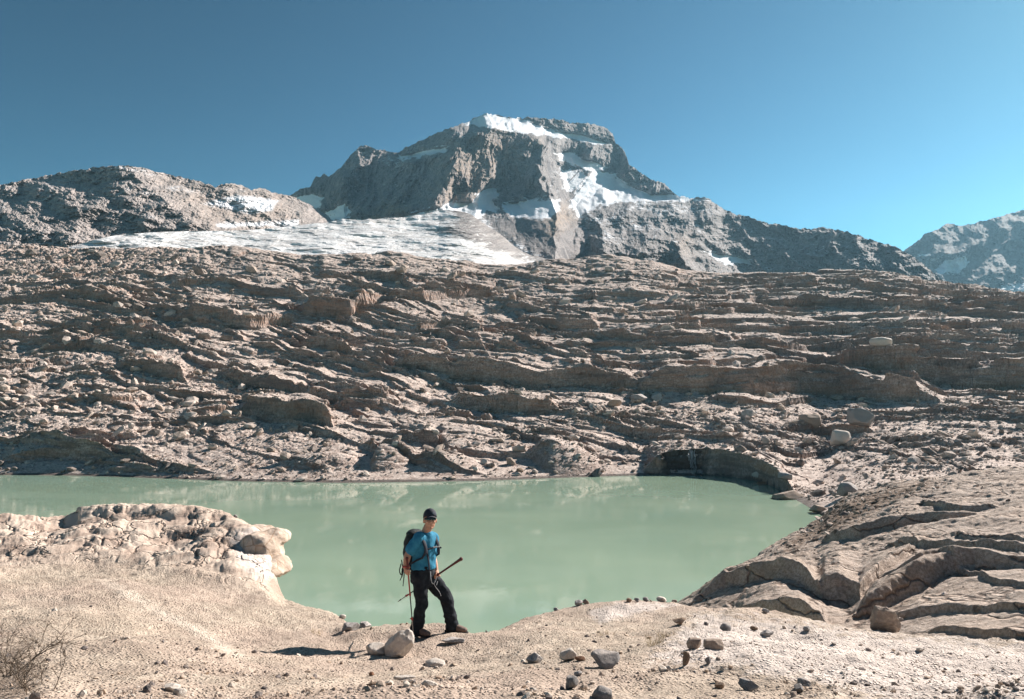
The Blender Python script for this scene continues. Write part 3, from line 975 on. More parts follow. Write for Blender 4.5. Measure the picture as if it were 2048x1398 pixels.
def hill_snow(px, py, X, Y, Z):
    s = 0.20 + 0.16 * fbm2(px / 80, py / 30, 3, 84) + 0.10 * sstep(420, 340, py)
    for p, w in (([(425, 400), (470, 388), (520, 392), (560, 400), (545, 425), (500, 430), (440, 418), (400, 408)], 0.55),
                 ([(430, 445), (520, 440), (600, 438), (600, 455), (430, 458)], 0.5), ([(190, 335), (250, 330), (300, 338), (330, 350), (250, 345)], 0.35),
                 ([(255, 428), (320, 430), (360, 436), (300, 440)], 0.35), ([(440, 370), (480, 372), (530, 385), (540, 395), (480, 390)], 0.25)):
        s = np.maximum(s, s * 0.4 + w * poly_mask(px, py, p, 8))
    return {"snow": s, "rust": 0.35 * poly_mask(px, py, [(330, 360), (560, 385), (600, 450), (420, 460)], 40)}


m_hill = mtn_material("hill_rubble", (0.58, 0.51, 0.475), (0.38, 0.335, 0.31), (0.12, 0.11, 0.11), 4.5, dust=0.75)
relief("hill", [(-700, 470), (-300, 425), (-100, 392), (0, 370), (60, 357), (120, 346), (205, 333), (240, 331), (280, 334), (340, 350), (390, 360), (430, 373), (455, 366), (480, 370), (505, 380), (520, 375), (550, 385), (590, 394), (640, 420), (700, 470)],
       [(-700, 560), (0, 545), (300, 530), (500, 520), (700, 520)], -0.9, -0.20, 800, 360, [(-700, 440), (0, 440), (300, 500), (600, 640), (700, 680)], [(-700, 700), (0, 760), (250, 800), (450, 860), (600, 930), (700, 960)],
       hill_relief, m_hill, "rounded grey rubble hill dusted with snow on the left skyline", hill_snow, shape=1.2, rough=0.0016, seed=5)

# --- the main peak
def peak_relief(px, py, Y):
    wx = px + 10 * fbm2(px / 40, py / 40, 3, 90)
    wy = py + 8 * fbm2(px / 40, py / 40, 3, 91)
    d = np.zeros_like(px)
    d += tent(wx, wy, [(722, 290), (712, 330), (690, 380), (690, 440)], 150, 130, 75)
    d += tent(wx, wy, [(960, 262), (925, 295), (905, 345), (870, 400), (840, 430)], 190, 150, 150)
    d += tent(wx, wy, [(1085, 285), (1078, 330), (1090, 380), (1110, 430)], 150, 75, 45)
    d += tent(wx, wy, [(800, 330), (780, 380), (770, 440)], 70, 60, 40)
    d += tent(wx, wy, [(1235, 275), (1262, 330), (1330, 372), (1420, 400)], 60, 90, 60)
    d += tent(wx, wy, [(1000, 300), (960, 370), (950, 420)], 35, 30, 30)
    # lower right buttress
    d -= 170 * poly_mask(wx, wy, [(1170, 470), (1180, 425), (1260, 402), (1360, 395), (1420, 430), (1400, 480), (1380, 540), (1180, 540)], 34)
    d -= 60 * poly_mask(wx, wy, [(1180, 480), (1300, 455), (1370, 480), (1390, 540), (1180, 540)], 14)
    d -= 260 * sstep(372, 535, py) * sstep(820, 900, px) * (1 - sstep(1110, 1190, px))
    # scree cone and lower rocks
    d -= 60 * poly_mask(wx, wy, [(930, 470), (1000, 410), (1050, 400), (1110, 440), (1060, 500), (960, 510)], 30)
    big = d
    d = np.zeros_like(px)
    # gullies and ribs, stretched down the face
    cliff = poly_mask(px, py, [(590, 430), (640, 340), (800, 300), (960, 255), (1090, 270), (1240, 290), (1400, 400), (1110, 420), (830, 440)], 25)
    wob = 14 * fbm2(px / 60, py / 60, 2, 92)
    d -= cliff * (34 * ridge2((px + 0.35 * (py - 300) + wob) / 80.0, py / 170.0, 2, 93, 0.55) + 6 * ridge2((px + 0.3 * (py - 300) + wob) / 20.0, py / 70.0, 3, 89, 0.6))
    d -= (1 - cliff) * (26 * ridge2((px - 0.6 * (py - 450) + wob) / 85.0, py / 75.0, 2, 94) + 5 * ridge2((px + wob) / 22.0, py / 14.0, 3, 88))
    d -= 4.5 * fbm2(px / 7.0, py / 7.0, 3, 95, 0.65)
    # bedding steps, nearly level
    st = (py + 0.10 * px + 6 * fbm2(px / 50, py / 30, 3, 96)) / 11.0
    f = st - np.floor(st)
    d += 4 * (np.minimum(f / 0.7, (1 - f) / 0.3) - 0.5) * (0.4 + 0.6 * (1 - cliff))
    scr = sstep(415, 450, py) * sstep(820, 900, px) * (1 - sstep(1120, 1190, px))
    d *= 1 - 0.65 * scr
    # snow lies smooth
    sm = np.zeros_like(px)
    for p, w in PEAK_SNOW:
        sm = np.maximum(sm, w * poly_mask(px, py, p, 8))
    sm = np.clip(sm * 1.3, 0, 1)
    broad = tent(px, py, [(972, 226), (985, 250), (1000, 280)], 60, 50, 90)
    sm2 = sstep(0.55, 0.95, sm)
    return big + d * (1 - 0.72 * sm) * (1 - 0.8 * sm2) + broad * sm + sm2 * (-5 * fbm2(px / 25, py / 12, 3, 101))


PEAK_SNOW = [
    ([(925, 246), (955, 233), (974, 224), (1012, 234), (1045, 238), (1075, 250), (1112, 262), (1165, 268), (1225, 288), (1190, 288), (1140, 276), (1080, 270), (1020, 262), (960, 252)], 1.0),
    ([(795, 313), (850, 298), (896, 292), (892, 303), (845, 312), (800, 319)], 0.95),
    ([(1108, 306), (1140, 300), (1160, 315), (1195, 322), (1215, 338), (1190, 345), (1160, 335), (1125, 322)], 0.95),
    ([(1190, 335), (1235, 350), (1265, 372), (1300, 388), (1350, 386), (1420, 400), (1330, 402), (1250, 402), (1200, 412), (1160, 432), (1140, 415), (1150, 380), (1170, 355)], 1.0),
    ([(1115, 330), (1165, 340), (1190, 350), (1150, 385), (1128, 390)], 0.62),
    ([(545, 405), (580, 392), (625, 383), (650, 392), (640, 415), (600, 440), (548, 447)], 0.80),
    ([(610, 440), (690, 402), (700, 410), (700, 437), (640, 447)], 0.80),
    ([(690, 436), (780, 437), (860, 416), (950, 425), (940, 462), (960, 490), (860, 470), (700, 455)], 0.9),
    ([(810, 442), (850, 424), (900, 404), (945, 402), (975, 412), (965, 430), (930, 448), (930, 470), (830, 450)], 1.0),
    ([(960, 380), (990, 372), (1000, 388), (985, 400), (1000, 420), (960, 425), (930, 420)], 1.0),
    ([(1000, 405), (1050, 395), (1120, 395), (1125, 420), (1100, 440), (1040, 440), (1010, 425)], 0.66),
    ([(1395, 497), (1440, 505), (1500, 515), (1505, 530), (1450, 530)], 0.85),
]


def peak_snow(px, py, X, Y, Z):
    s = 0.235 + 0.13 * fbm2(px / 60, py / 25, 3, 97) + 0.06 * fbm2(px / 9, py / 4, 2, 87)
    s = s + 0.10 * poly_mask(px, py, [(700, 300), (740, 290), (800, 300), (900, 260), (960, 260), (880, 310), (740, 350)], 20)
    s = s + 0.08 * poly_mask(px, py, [(1110, 320), (1250, 350), (1400, 400), (1500, 460), (1200, 500), (1020, 460)], 30)
    wx = px + 5 * fbm2(px / 14, py / 10, 3, 98)
    wy = py + 4 * fbm2(px / 14, py / 10, 3, 99)
    for p, w in PEAK_SNOW:
        s = np.maximum(s, w * poly_mask(wx, wy, p, 7))
    # crevasse stripes down the hanging glacier
    st = poly_mask(px, py, [(1130, 345), (1270, 370), (1260, 400), (1160, 430), (1130, 415)], 10)
    s = s - 0.42 * st * sstep(0.25, 0.6, perlin2((px + 0.9 * (py - 380)) / 7.0, py / 60.0, 100))
    s = s * (1 - poly_mask(px, py, [(930, 530), (950, 470), (1040, 450), (1130, 450), (1190, 500), (1250, 540)], 20) * 0.8)
    s = np.maximum(s, 0.42 * poly_mask(px, py, [(820, 440), (860, 420), (910, 405), (970, 425), (1000, 460), (1120, 520), (1000, 530), (880, 490)], 14) + 0.10 * fbm2(px / 20, py / 7, 3, 86))
    r = 0.5 * poly_mask(px, py, [(900, 290), (1000, 268), (1075, 280), (1000, 350), (930, 410), (880, 410)], 25)
    r = r + 0.8 * poly_mask(px, py, [(740, 425), (790, 400), (820, 410), (815, 435), (750, 440)], 12) + 0.6 * poly_mask(px, py, [(1080, 425), (1130, 410), (1150, 440), (1100, 470)], 16)
    r = r + 0.4 * poly_mask(px, py, [(1330, 470), (1380, 470), (1385, 510), (1340, 510)], 16)
    return {"snow": s, "rust": np.clip(r, 0, 1)}


m_peak = mtn_material("peak_rock", (0.37, 0.335, 0.32), (0.235, 0.215, 0.21), (0.09, 0.085, 0.09), 10.0)
relief("mountain", [(480, 470), (540, 415), (580, 391), (600, 380), (622, 371), (632, 352), (640, 356), (648, 346), (658, 354), (680, 335), (700, 312), (722, 292), (740, 292), (765, 300), (790, 305), (805, 303), (812, 294), (840, 283), (870, 268), (905, 254), (930, 245), (955, 234), (974, 226), (1012, 235), (1045, 237), (1060, 233), (1085, 236), (1110, 239), (1150, 246), (1180, 247), (1208, 255), (1225, 266), (1232, 287), (1250, 302), (1258, 328), (1285, 349), (1310, 362), (1330, 367), (1350, 388), (1380, 396), (1410, 394), (1440, 414), (1470, 427), (1530, 444), (1600, 458), (1650, 456), (1690, 462), (1740, 479), (1800, 498), (1830, 514), (1880, 556), (1960, 610)],
       [(480, 600), (800, 600), (1100, 590), (1400, 590), (1960, 640)], -0.38, 0.66, 1500, 520, [(480, 1000), (640, 960), (800, 830), (1000, 720), (1150, 660), (1400, 700), (1500, 860), (1700, 800), (1960, 700)],
       [(480, 1480), (600, 1460), (722, 1420), (900, 1340), (972, 1400), (1230, 1480), (1350, 1300), (1450, 1160), (1700, 980), (1960, 820)],
       peak_relief, m_peak, "dark rocky peak with a white snow cap and snow patches in the centre", peak_snow, shape=0.85, back=400, rough=0.0022, seed=7)

# --- far ridge at the right edge, blue with distance
def far_relief(px, py, Y):
    return -70 * ridge2(px / 110.0, py / 90.0, 3, 110) - 10 * fbm2(px / 12, py / 10, 3, 111)


def far_snow(px, py, X, Y, Z):
    s = 0.14 + 0.12 * fbm2(px / 50, py / 25, 3, 112)
    for p, w in (([(1890, 520), (1935, 508), (1940, 525), (1920, 548), (1880, 548), (1870, 540)], 0.95), ([(2000, 570), (2060, 565), (2150, 570), (2150, 590), (2010, 588)], 0.9), ([(1830, 508), (1860, 505), (1900, 520), (1870, 530)], 0.6)):
        s = np.maximum(s, w * poly_mask(px + 5 * fbm2(px / 14, py / 10, 3, 113), py, p, 6))
    return {"snow": s, "rust": s * 0}


m_far = mtn_material("far_ridge_rock", (0.17, 0.155, 0.155), (0.11, 0.10, 0.105), (0.05, 0.05, 0.055), 16.0)
relief("ridge", [(1760, 540), (1812, 497), (1840, 480), (1846, 470), (1870, 460), (1895, 448), (1920, 452), (1960, 443), (2000, 432), (2048, 420), (2200, 390), (2700, 400)],
       [(1760, 640), (2048, 640), (2700, 660)], 0.47, 0.95, 620, 260, [(1760, 1500), (2700, 1500)], [(1760, 1900), (2048, 2000), (2700, 2100)],
       far_relief, m_far, "hazy blue far ridge with a snow patch at the right edge", far_snow, back=500, rough=0.0016, seed=9)

# --- glacier tongue between the ledges and the peak
up = [(120, 500), (165, 486), (200, 476), (240, 469), (330, 463), (480, 461), (560, 455), (640, 445), (700, 440), (760, 437), (830, 430), (870, 410), (920, 396), (950, 402), (960, 425), (930, 445), (940, 470), (990, 496), (1060, 512), (1110, 522), (1200, 540)]
ug, eg = ray(*np.array(up, float).T)
nu, nt_ = 900, 240
order = np.argsort(ug)
u = np.linspace(ug.min(), ug.max(), nu)
# the tongue's upper border is not a function of the column at its right end: use its outer hull there
E1 = np.interp(u, *[v for v in ray(*np.array([(120, 500), (165, 486), (200, 476), (240, 469), (330, 463), (480, 461), (560, 455), (640, 445), (700, 440), (760, 437), (800, 435), (830, 431), (865, 424), (900, 419), (930, 422), (960, 438), (990, 462), (1025, 490), (1060, 512), (1110, 522), (1200, 545)], float).T)])
E0 = np.interp(u, *[v for v in ray(*np.array([(120, 540), (500, 545), (1000, 560), (1200, 560)], float).T)])
E1 = smooth1(E1, 14)
jag = 0.0024 * fbm2(u * F / 40.0, u * 0, 3, 126, 0.5) * sstep(500, 700, u * F + 1024)
t = np.linspace(0, 1, nt_)
E = E0[:, None] + (E1 - E0)[:, None] * t + jag[:, None] * t ** 12
Ym = 330 + (np.interp(u, [-0.62, -0.3, -0.1, 0.12], [410, 560, 640, 520])[:, None] - 330) * t ** 1.1
U = np.broadcast_to(u[:, None], E.shape)
pxg, pyg = unray(U, E)
Ym = Ym - 9 * fbm2(pxg / 90, pyg / 18, 4, 120) - 1.6 * ridge2(pxg / 55 + pyg / 30, pyg / 7.0 + 0.6 * fbm2(pxg / 60, pyg / 20, 2, 122), 4, 121, 0.6)
wxg = pxg + 12 * fbm2(pxg / 22, pyg / 12, 3, 124)
wyg = pyg + 6 * fbm2(pxg / 22, pyg / 12, 3, 125)
dirt = 0.62 * poly_mask(wxg, wyg, [(860, 462), (905, 440), (925, 405), (1060, 400), (1080, 515), (1030, 512), (985, 500), (930, 484)], 14) + 0.3 * sstep(960, 1090, pxg) + 0.3 * sstep(0.9, 1.0, t)[None, :] + 0.16 * sstep(-0.2, 0.4, fbm2(pxg / 120, pyg / 10, 3, 123))
dirt = np.hstack([dirt, dirt[:, -1:]])
k = NT("glacier_ice")
n1 = k.noise(0.10, 7, 0.66, vec=k.scale(k.pos, (0.45, 1.0, 1.0)))
n2 = k.noise(0.6, 6, 0.7)
c = k.mix(k.ramp(n1, 0.46, 0.60), (0.84, 0.835, 0.83), (0.58, 0.555, 0.54))
c = k.mix(k.ramp(n2, 0.60, 0.68, 0, 0.7), c, (0.30, 0.27, 0.25))
c = k.mix(k.ramp(n2, 0.42, 0.34, 0, 0.5), c, (0.88, 0.88, 0.90))
dr = k.ramp(k.math('ADD', k.attr('dirt'), k.math('MULTIPLY', k.math('SUBTRACT', k.noise(0.35, 7, 0.72), 0.5), 1.6)), 0.42, 0.62)
c = k.mix(dr, c, (0.27, 0.245, 0.235))
m_glac = k.done(c, 0.75, k.bump(k.math('ADD', n1, k.math('MULTIPLY', n2, 0.6)), 0.8, 2.0), 0.25)
XX, YY, ZZ = U * Ym, Ym, CAMZ + E * Ym
XX = np.hstack([XX, XX[:, -1:] * 1.01])
YY = np.hstack([YY, YY[:, -1:] * 1.01])
ZZ = np.hstack([ZZ, ZZ[:, -1:] - 12])
o = mesh_from("glacier", np.stack([XX, YY, ZZ], -1).reshape(-1, 3), grid_faces(*XX.shape), m_glac, attrs={"dirt": dirt})
tag(o, "dirty white glacier tongue lying above the brown ledges", kind="structure")

# ------------------------------------------------------------------ thin blue mountain air
k = bpy.data.materials.new("mountain_air")
k.use_nodes = True
t_ = k.node_tree
for n_ in list(t_.nodes):
    if n_.type != 'OUTPUT_MATERIAL':
        t_.nodes.remove(n_)
pv = t_.nodes.new("ShaderNodeVolumePrincipled")
pv.inputs["Color"].default_value = (0.40, 0.76, 1.0, 1)
pv.inputs["Density"].default_value = 0.00007
pv.inputs["Anisotropy"].default_value = 0.35
t_.links.new(pv.outputs[0], [n_ for n_ in t_.nodes if n_.type == 'OUTPUT_MATERIAL'][0].inputs["Volume"])
hx0, hx1, hy0, hy1, hz0, hz1 = -2200, 2200, -60, 2700, -5.0, 720
hv = [(x, y, z) for x in (hx0, hx1) for y in (hy0, hy1) for z in (hz0, hz1)]
o = mesh_from("haze", np.array(hv), np.array([[0, 1, 3, 2], [4, 6, 7, 5], [0, 4, 5, 1], [2, 3, 7, 6], [0, 2, 6, 4], [1, 5, 7, 3]]), k, smooth=False)
tag(o, "thin bluish mountain air between the lake and the peaks", kind="stuff")
# ================================================================== LOOSE ROCK
def ico(sub):
    bm = bmesh.new()
    bmesh.ops.create_icosphere(bm, subdivisions=sub, radius=1.0)
    v = np.array([p.co[:] for p in bm.verts])
    f = np.array([[p.index for p in q.verts] for q in bm.faces])
    bm.free()
    return v, f


ICO = {i: ico(i) for i in (1, 2, 3, 4, 5)}


def rock_verts(seed, sub=4, planes=11, cut=(0.55, 0.9), rough=0.05, boxy=0.0):
    """a unit stone: a ball cut flat by random planes, then roughened"""
    r = np.random.RandomState(seed)
    v, f = ICO[sub]
    v = v.copy()
    if boxy > 0:
        b = v / np.max(np.abs(v), axis=1)[:, None]
        v = v * (1 - boxy) + b * boxy * 0.85
    for _ in range(planes):
        n = r.randn(3)
        n /= np.linalg.norm(n)
        d = r.uniform(*cut)
        ex = v @ n - d
        v -= np.where(ex > 0, ex, 0)[:, None] * n
    if rough > 0:
        n = v / (np.linalg.norm(v, axis=1)[:, None] + 1e-9)
        o = r.rand(3) * 50
        d = rough * fbm3(v[:, 0] * 2.2 + o[0], v[:, 1] * 2.2 + o[1], v[:, 2] * 2.2 + o[2], 4, 0, 0.6)
        v += n * d[:, None]
    lo, hi = v.min(0), v.max(0)
    v = (v - (lo + hi) / 2) / (hi - lo)
    return v, f


def rot_z(a):
    c, s = math.cos(a), math.sin(a)
    return np.array([[c, -s, 0], [s, c, 0], [0, 0, 1.0]])


def rot_axis(ax, a):
    return np.array(Matrix.Rotation(a, 3, ax))


def stone_material(name, base, dark, s=0.06, pale=None):
    k = NT(name)
    tc = k.n("ShaderNodeTexCoord").outputs["Object"]
    med = k.noise(1 / s, 7, 0.68, vec=tc)
    fine = k.noise(7 / s, 5, 0.7, vec=tc)
    c = k.mix(k.ramp(med, 0.38, 0.66), dark, base)
    c = k.mix(k.ramp(fine, 0.6, 0.42, 0, 0.5), c, dark)
    if pale:
        c = k.mix(k.math('MULTIPLY', k.ramp(k.normal_z(), 0.5, 0.9), k.ramp(med, 0.35, 0.6)), c, pale)
    return k.done(c, 0.9, k.bump(k.math('ADD', med, k.math('MULTIPLY', fine, 0.5)), 0.7, s * 0.35), 0.2)


M_PALE = stone_material("pale_stone", (0.70, 0.64, 0.575), (0.50, 0.44, 0.385))
M_GREY = stone_material("grey_stone", (0.42, 0.39, 0.37), (0.24, 0.22, 0.21), pale=(0.50, 0.45, 0.42))
M_DARK = stone_material("dark_stone", (0.35, 0.325, 0.31), (0.19, 0.178, 0.175), pale=(0.46, 0.40, 0.36))
M_BROWN = stone_material("brown_stone", (0.36, 0.26, 0.19), (0.20, 0.14, 0.10))
M_RUST = stone_material("rusty_stone", (0.40, 0.22, 0.13), (0.22, 0.12, 0.08))
M_TAN = stone_material("tan_stone", (0.46, 0.37, 0.30), (0.27, 0.21, 0.17))


def stone(px, py, w, h, mat, label, seed, surf=None, depth=1.0, rz=None, tilt=(0, 0), sub=4, boxy=0.0, planes=11, rough=0.05, sink=0.12, cat="stone", name="stone", group=None, cut=(0.55, 0.9)):
    """px,py: foot of the stone in the photograph; w,h: its size there in photo pixels"""
    S = surf or GR
    p = None
    for k_ in range(0, 24, 2):
        p = S.hit(px, py + k_)
        if p is not None:
            break
    if p is None:
        print("no hit", label)
        return
    m = p.y / F * (0.88 if S is GR else 1.0)
    v, f = rock_verts(seed, sub, planes, cut, rough, boxy)
    v = v * np.array([w * m, w * m * depth, h * m * (1 + sink)])
    a = seed * 1.7 if rz is None else rz
    v = v @ rot_axis('X', tilt[0]).T @ rot_axis('Y', tilt[1]).T
    v = v @ rot_z(a if depth == 1.0 else (rz or 0.0)).T
    v[:, 2] -= v[:, 2].min()
    o = mesh_from(name, v, f, mat, smooth=True)
    o.location = (p.x, p.y + 0.35 * w * m * depth, float(S.zat(np.array([p.x]), np.array([p.y + 0.3 * w * m * depth]))[0]) - sink * h * m)
    tag(o, label, cat, group)
    return o


# ---- individual stones of the near ground
stone(797, 1316, 52, 72, M_PALE, "pale egg-shaped boulder at the hiker's feet, largest loose stone near him", 3, tilt=(0.1, 0.75), sub=5, planes=9, cut=(0.74, 0.95), rough=0.07, cat="boulder", name="boulder", depth=0.85, rz=0.1)
stone(750, 1310, 44, 22, M_PALE, "low pale stone just left of the egg-shaped boulder", 14, depth=0.8, rz=0.3)
stone(870, 1334, 48, 14, M_PALE, "half-buried pale lump in front of the hiker, right of the boulder", 15, planes=5, cut=(0.7, 0.95), sink=0.7)
stone(905, 1290, 54, 9, M_GREY, "flat grey slab under the hiker's forward boot", 16, boxy=0.7, depth=0.5, rz=0.15, sub=4)
stone(1215, 1337, 72, 36, M_DARK, "big dark angular stone right of centre on the near ground", 17, planes=14, cut=(0.42, 0.8), depth=0.8, rz=0.2)
stone(1137, 1322, 40, 27, M_PALE, "pale wedge-shaped stone left of the big dark angular stone", 18, boxy=0.5, planes=8, depth=0.6, rz=0.3, tilt=(0.0, 0.25))
stone(1160, 1323, 24, 10, M_RUST, "small rusty splinter touching the pale wedge-shaped stone", 19, boxy=0.5, depth=0.5, rz=-0.3)
stone(1068, 1328, 38, 22, M_GREY, "light grey lump of stone left of the pale wedge-shaped stone", 20, planes=13, cut=(0.45, 0.8))
stone(1145, 1380, 30, 30, M_DARK, "dark pointed stone in the foreground below the pale wedge", 21, planes=14, cut=(0.4, 0.75), depth=0.9)
stone(1157, 1352, 18, 10, M_GREY, "small grey stone above the dark pointed stone", 22)
stone(1206, 1402, 46, 28, M_DARK, "dark stone cut off by the bottom edge of the photo", 23, planes=12, cut=(0.45, 0.8))
stone(1390, 1297, 34, 21, M_TAN, "left half of a cracked tan slab on the pale rock", 24, boxy=0.6, planes=7, cut=(0.65, 0.95), depth=0.6, rz=0.12)
stone(1429, 1298, 46, 23, M_TAN, "right half of a cracked tan slab on the pale rock", 25, boxy=0.6, planes=7, cut=(0.65, 0.95), depth=0.5, rz=0.05)
stone(1373, 1330, 17, 29, M_BROWN, "small upright brown stone below the cracked slab", 26, boxy=0.5, planes=6)
stone(1418, 1330, 14, 16, M_DARK, "tiny blue-black stone right of the upright brown stone", 27)
stone(1500, 1382, 44, 24, M_DARK, "dark triangular splinter of rock near the bottom edge", 28, planes=15, cut=(0.35, 0.7), depth=0.7, rz=-0.3, tilt=(0, 0.3))
stone(1440, 1378, 22, 14, M_BROWN, "brown stone left of the dark triangular splinter", 29)
stone(1611, 1373, 30, 19, M_DARK, "dark stone right of the triangular splinter, upper of two", 30, planes=12)
stone(1600, 1386, 22, 13, M_DARK, "dark stone right of the triangular splinter, lower of two", 31, planes=12)
stone(1778, 1264, 62, 58, M_TAN, "upright tan block with a pale top at the foot of the outcrop", 32, boxy=0.5, planes=7, cut=(0.6, 0.9), rough=0.10, cat="boulder", name="boulder", depth=0.7, rz=-0.25, tilt=(0.0, 0.2), sub=5)
stone(1454, 1262, 24, 18, M_DARK, "purplish dark stone on the pale rock above the cracked slab", 33, planes=13)
stone(1537, 1274, 32, 14, M_GREY, "flat grey stone on the pale rock right of the cracked slab", 34, boxy=0.4, depth=0.6, rz=0.2)
stone(1510, 1262, 18, 9, M_BROWN, "small brown stone left of the flat grey stone", 35)
stone(1362, 1252, 34, 13, M_BROWN, "low brown stone where sand meets the pale rock", 36, depth=0.6, rz=0.3)
stone(1616, 1264, 16, 10, M_GREY, "small grey stone alone on the pale rock ridge", 37)
stone(1533, 1228, 16, 10, M_GREY, "small grey stone perched on the edge of the pale rock", 38)
stone(856, 1374, 38, 13, M_PALE, "flat pale stone near the bottom edge below the hiker", 39, boxy=0.4, depth=0.6, rz=0.2)
stone(808, 1360, 50, 8, M_PALE, "long thin pale slab lying below the egg-shaped boulder", 40, boxy=0.6, depth=0.35, rz=0.05)
stone(748, 1373, 38, 9, M_BROWN, "long thin brown stone near the bottom edge left of the hiker", 41, boxy=0.4, depth=0.4, rz=0.1)
stone(743, 1352, 11, 9, M_RUST, "tiny red-brown stone below the boulder's shadow", 42)
stone(340, 1384, 34, 16, M_PALE, "pale stone near the bottom edge at the left, left of a pair", 43, planes=13)
stone(356, 1392, 24, 18, M_PALE, "pale block near the bottom edge at the left, right of a pair", 44, boxy=0.5, planes=8)
stone(684, 1238, 14, 9, M_PALE, "small pale stone on the shore edge left of the hiker", 45)
stone(700, 1262, 40, 16, M_GREY, "long grey stone at the left end of the hiker's rock step", 46, depth=0.7, rz=0.3)
stone(728, 1254, 26, 10, M_GREY, "flat grey stone on top of the hiker's rock step", 47, boxy=0.4)
stone(470, 1016, 9, 8, M_DARK, "tiny dark stone perched on the crest of the left mound", 48, sub=3)
for q, (x, y, w, h, mt, lb) in enumerate([
    (1158, 1212, 18, 12, M_GREY, "grey stone on the crest above the lake, left one of a touching pair"),
    (1172, 1207, 16, 11, M_TAN, "tan stone on the crest above the lake, right one of a touching pair"),
    (1112, 1214, 11, 7, M_GREY, "leftmost small stone on the crest above the lake"),
    (1258, 1205, 14, 9, M_BROWN, "brown stone on the crest left of the dark crest stones"),
    (1292, 1203, 14, 9, M_DARK, "dark stone on the crest next to the palest crest stone"),
    (1326, 1204, 22, 11, M_PALE, "palest and widest stone on the crest above the lake"),
    (1274, 1204, 12, 8, M_GREY, "grey stone between the brown and the dark crest stones"),
    (1350, 1206, 13, 7, M_TAN, "rightmost tan stone on the crest above the lake"),
]):
    stone(x, y, w, h, mt, lb, 60 + q, planes=10, sub=3)

# ---- stones at the water's edge and on the far slope
for q, (x, y, w, h, mt, lb, S, bx) in enumerate([
    (1590, 1062, 66, 15, M_PALE, "low pale rock lying in the water off the right shore", OC, 0.2),
    (1585, 1004, 66, 26, M_TAN, "rounded tan rock at the water's edge below the right shore rubble", SL, 0.1),
    (1640, 1024, 34, 14, M_TAN, "small tan rock on the inlet's right shore", SL, 0.1),
    (1530, 977, 30, 12, M_RUST, "reddish damp stone at the far right corner of the lake", SL, 0.2),
    (1700, 988, 40, 24, M_GREY, "grey rounded rock behind the inlet on the right shore", SL, 0.1),
    (1573, 960, 28, 14, M_GREY, "squarish grey rock above the far right corner of the lake", SL, 0.7),
    (1687, 888, 40, 26, M_PALE, "pale humped boulder in the rubble on the right", SL, 0.1),
    (1735, 864, 54, 34, M_GREY, "large grey block standing in the rubble on the right", SL, 0.75),
    (1628, 862, 44, 26, M_TAN, "tan block left of the large grey block", SL, 0.6),
    (1280, 806, 34, 15, M_GREY, "grey tilted slab below the long dark ledge", SL, 0.5),
    (1230, 812, 30, 12, M_TAN, "tan flat slab left of the grey tilted slab", SL, 0.5),
    (1022, 930, 20, 13, M_TAN, "square tan block on the far shore", SL, 0.7),
    (968, 928, 16, 10, M_PALE, "pale stone on the far shore left of the square block", SL, 0.2),
    (950, 948, 12, 8, M_PALE, "small pale stone low on the far shore", SL, 0.2),
    (870, 880, 16, 11, M_PALE, "pale round stone above the far shore humps", SL, 0.1),
    (790, 895, 18, 12, M_PALE, "pale round stone above the shadowed shore hollow", SL, 0.1),
    (540, 905, 18, 9, M_TAN, "tan stone on the gravel slope at the left", SL, 0.3),
    (1040, 946, 14, 9, M_BROWN, "brown stone at the waterline of the far shore", SL, 0.2),
    (1515, 962, 18, 10, M_PALE, "pale pointed stone on the small beach by the waterfall", SL, 0.2),
    (1770, 735, 44, 16, M_PALE, "heap-like pale block on the upper right ledges", SL, 0.2),
]):
    stone(x, y, w, h, mt, lb, 90 + q, surf=S, boxy=bx, sub=4, planes=9, depth=0.8, rz=0.3 * math.sin(q), cat="boulder", name="boulder", sink=0.2)

# ---- uncountable rubble: one mesh per patch of ground
TEMPL = [rock_verts(200 + i, 1, 7, (0.5, 0.9), 0.0, 0.35 * (i % 3)) for i in range(9)]


def rubble(name, label, P, Nrm, size, mats, seed, flat=(0.35, 0.8)):
    r = np.random.RandomState(seed)
    n = len(P)
    vs, fs = [], []
    ti = r.randint(0, len(TEMPL), n)
    base = 0
    mi = []
    for t, (v, f) in enumerate(TEMPL):
        q = np.where(ti == t)[0]
        if not len(q):
            continue
        m = len(q)
        sx = size[q] * r.uniform(0.7, 1.3, m)
        sy = size[q] * r.uniform(0.6, 1.1, m)
        sz = size[q] * r.uniform(flat[0], flat[1], m)
        a = r.uniform(0, 2 * np.pi, m)
        tl = r.normal(0, 0.3, (m, 2))
        V = v[None] * np.stack([sx, sy, sz], -1)[:, None, :]
        c, s = np.cos(a)[:, None], np.sin(a)[:, None]
        x = V[..., 0] * c - V[..., 1] * s
        y = V[..., 0] * s + V[..., 1] * c
        z = V[..., 2] + tl[:, :1] * x + tl[:, 1:] * y
        V = np.stack([x, y, z], -1) + P[q][:, None, :] + np.stack([0 * sz, 0 * sz, sz * 0.22], -1)[:, None, :]
        vs.append(V.reshape(-1, 3))
        fs.append((f[None] + (base + np.arange(m) * len(v))[:, None, None]).reshape(-1, 3))
        mi.append(np.repeat(r.randint(0, len(mats), m), len(f)))
        base += m * len(v)
    o = mesh_from(name, np.concatenate(vs), np.concatenate(fs), None, smooth=False)
    for m in mats:
        o.data.materials.append(m)
    o.data.polygons.foreach_set("material_index", np.concatenate(mi).astype(np.int32))
    return tag(o, label, kind="stuff")


def flat_mat(name, c1, c2, s):
    k = NT(name)
    n_ = k.noise(1 / s, 6, 0.7)
    return k.done(k.mix(k.ramp(n_, 0.38, 0.62), c2, c1), 0.93, k.bump(n_, 0.6, s * 0.3), 0.15)


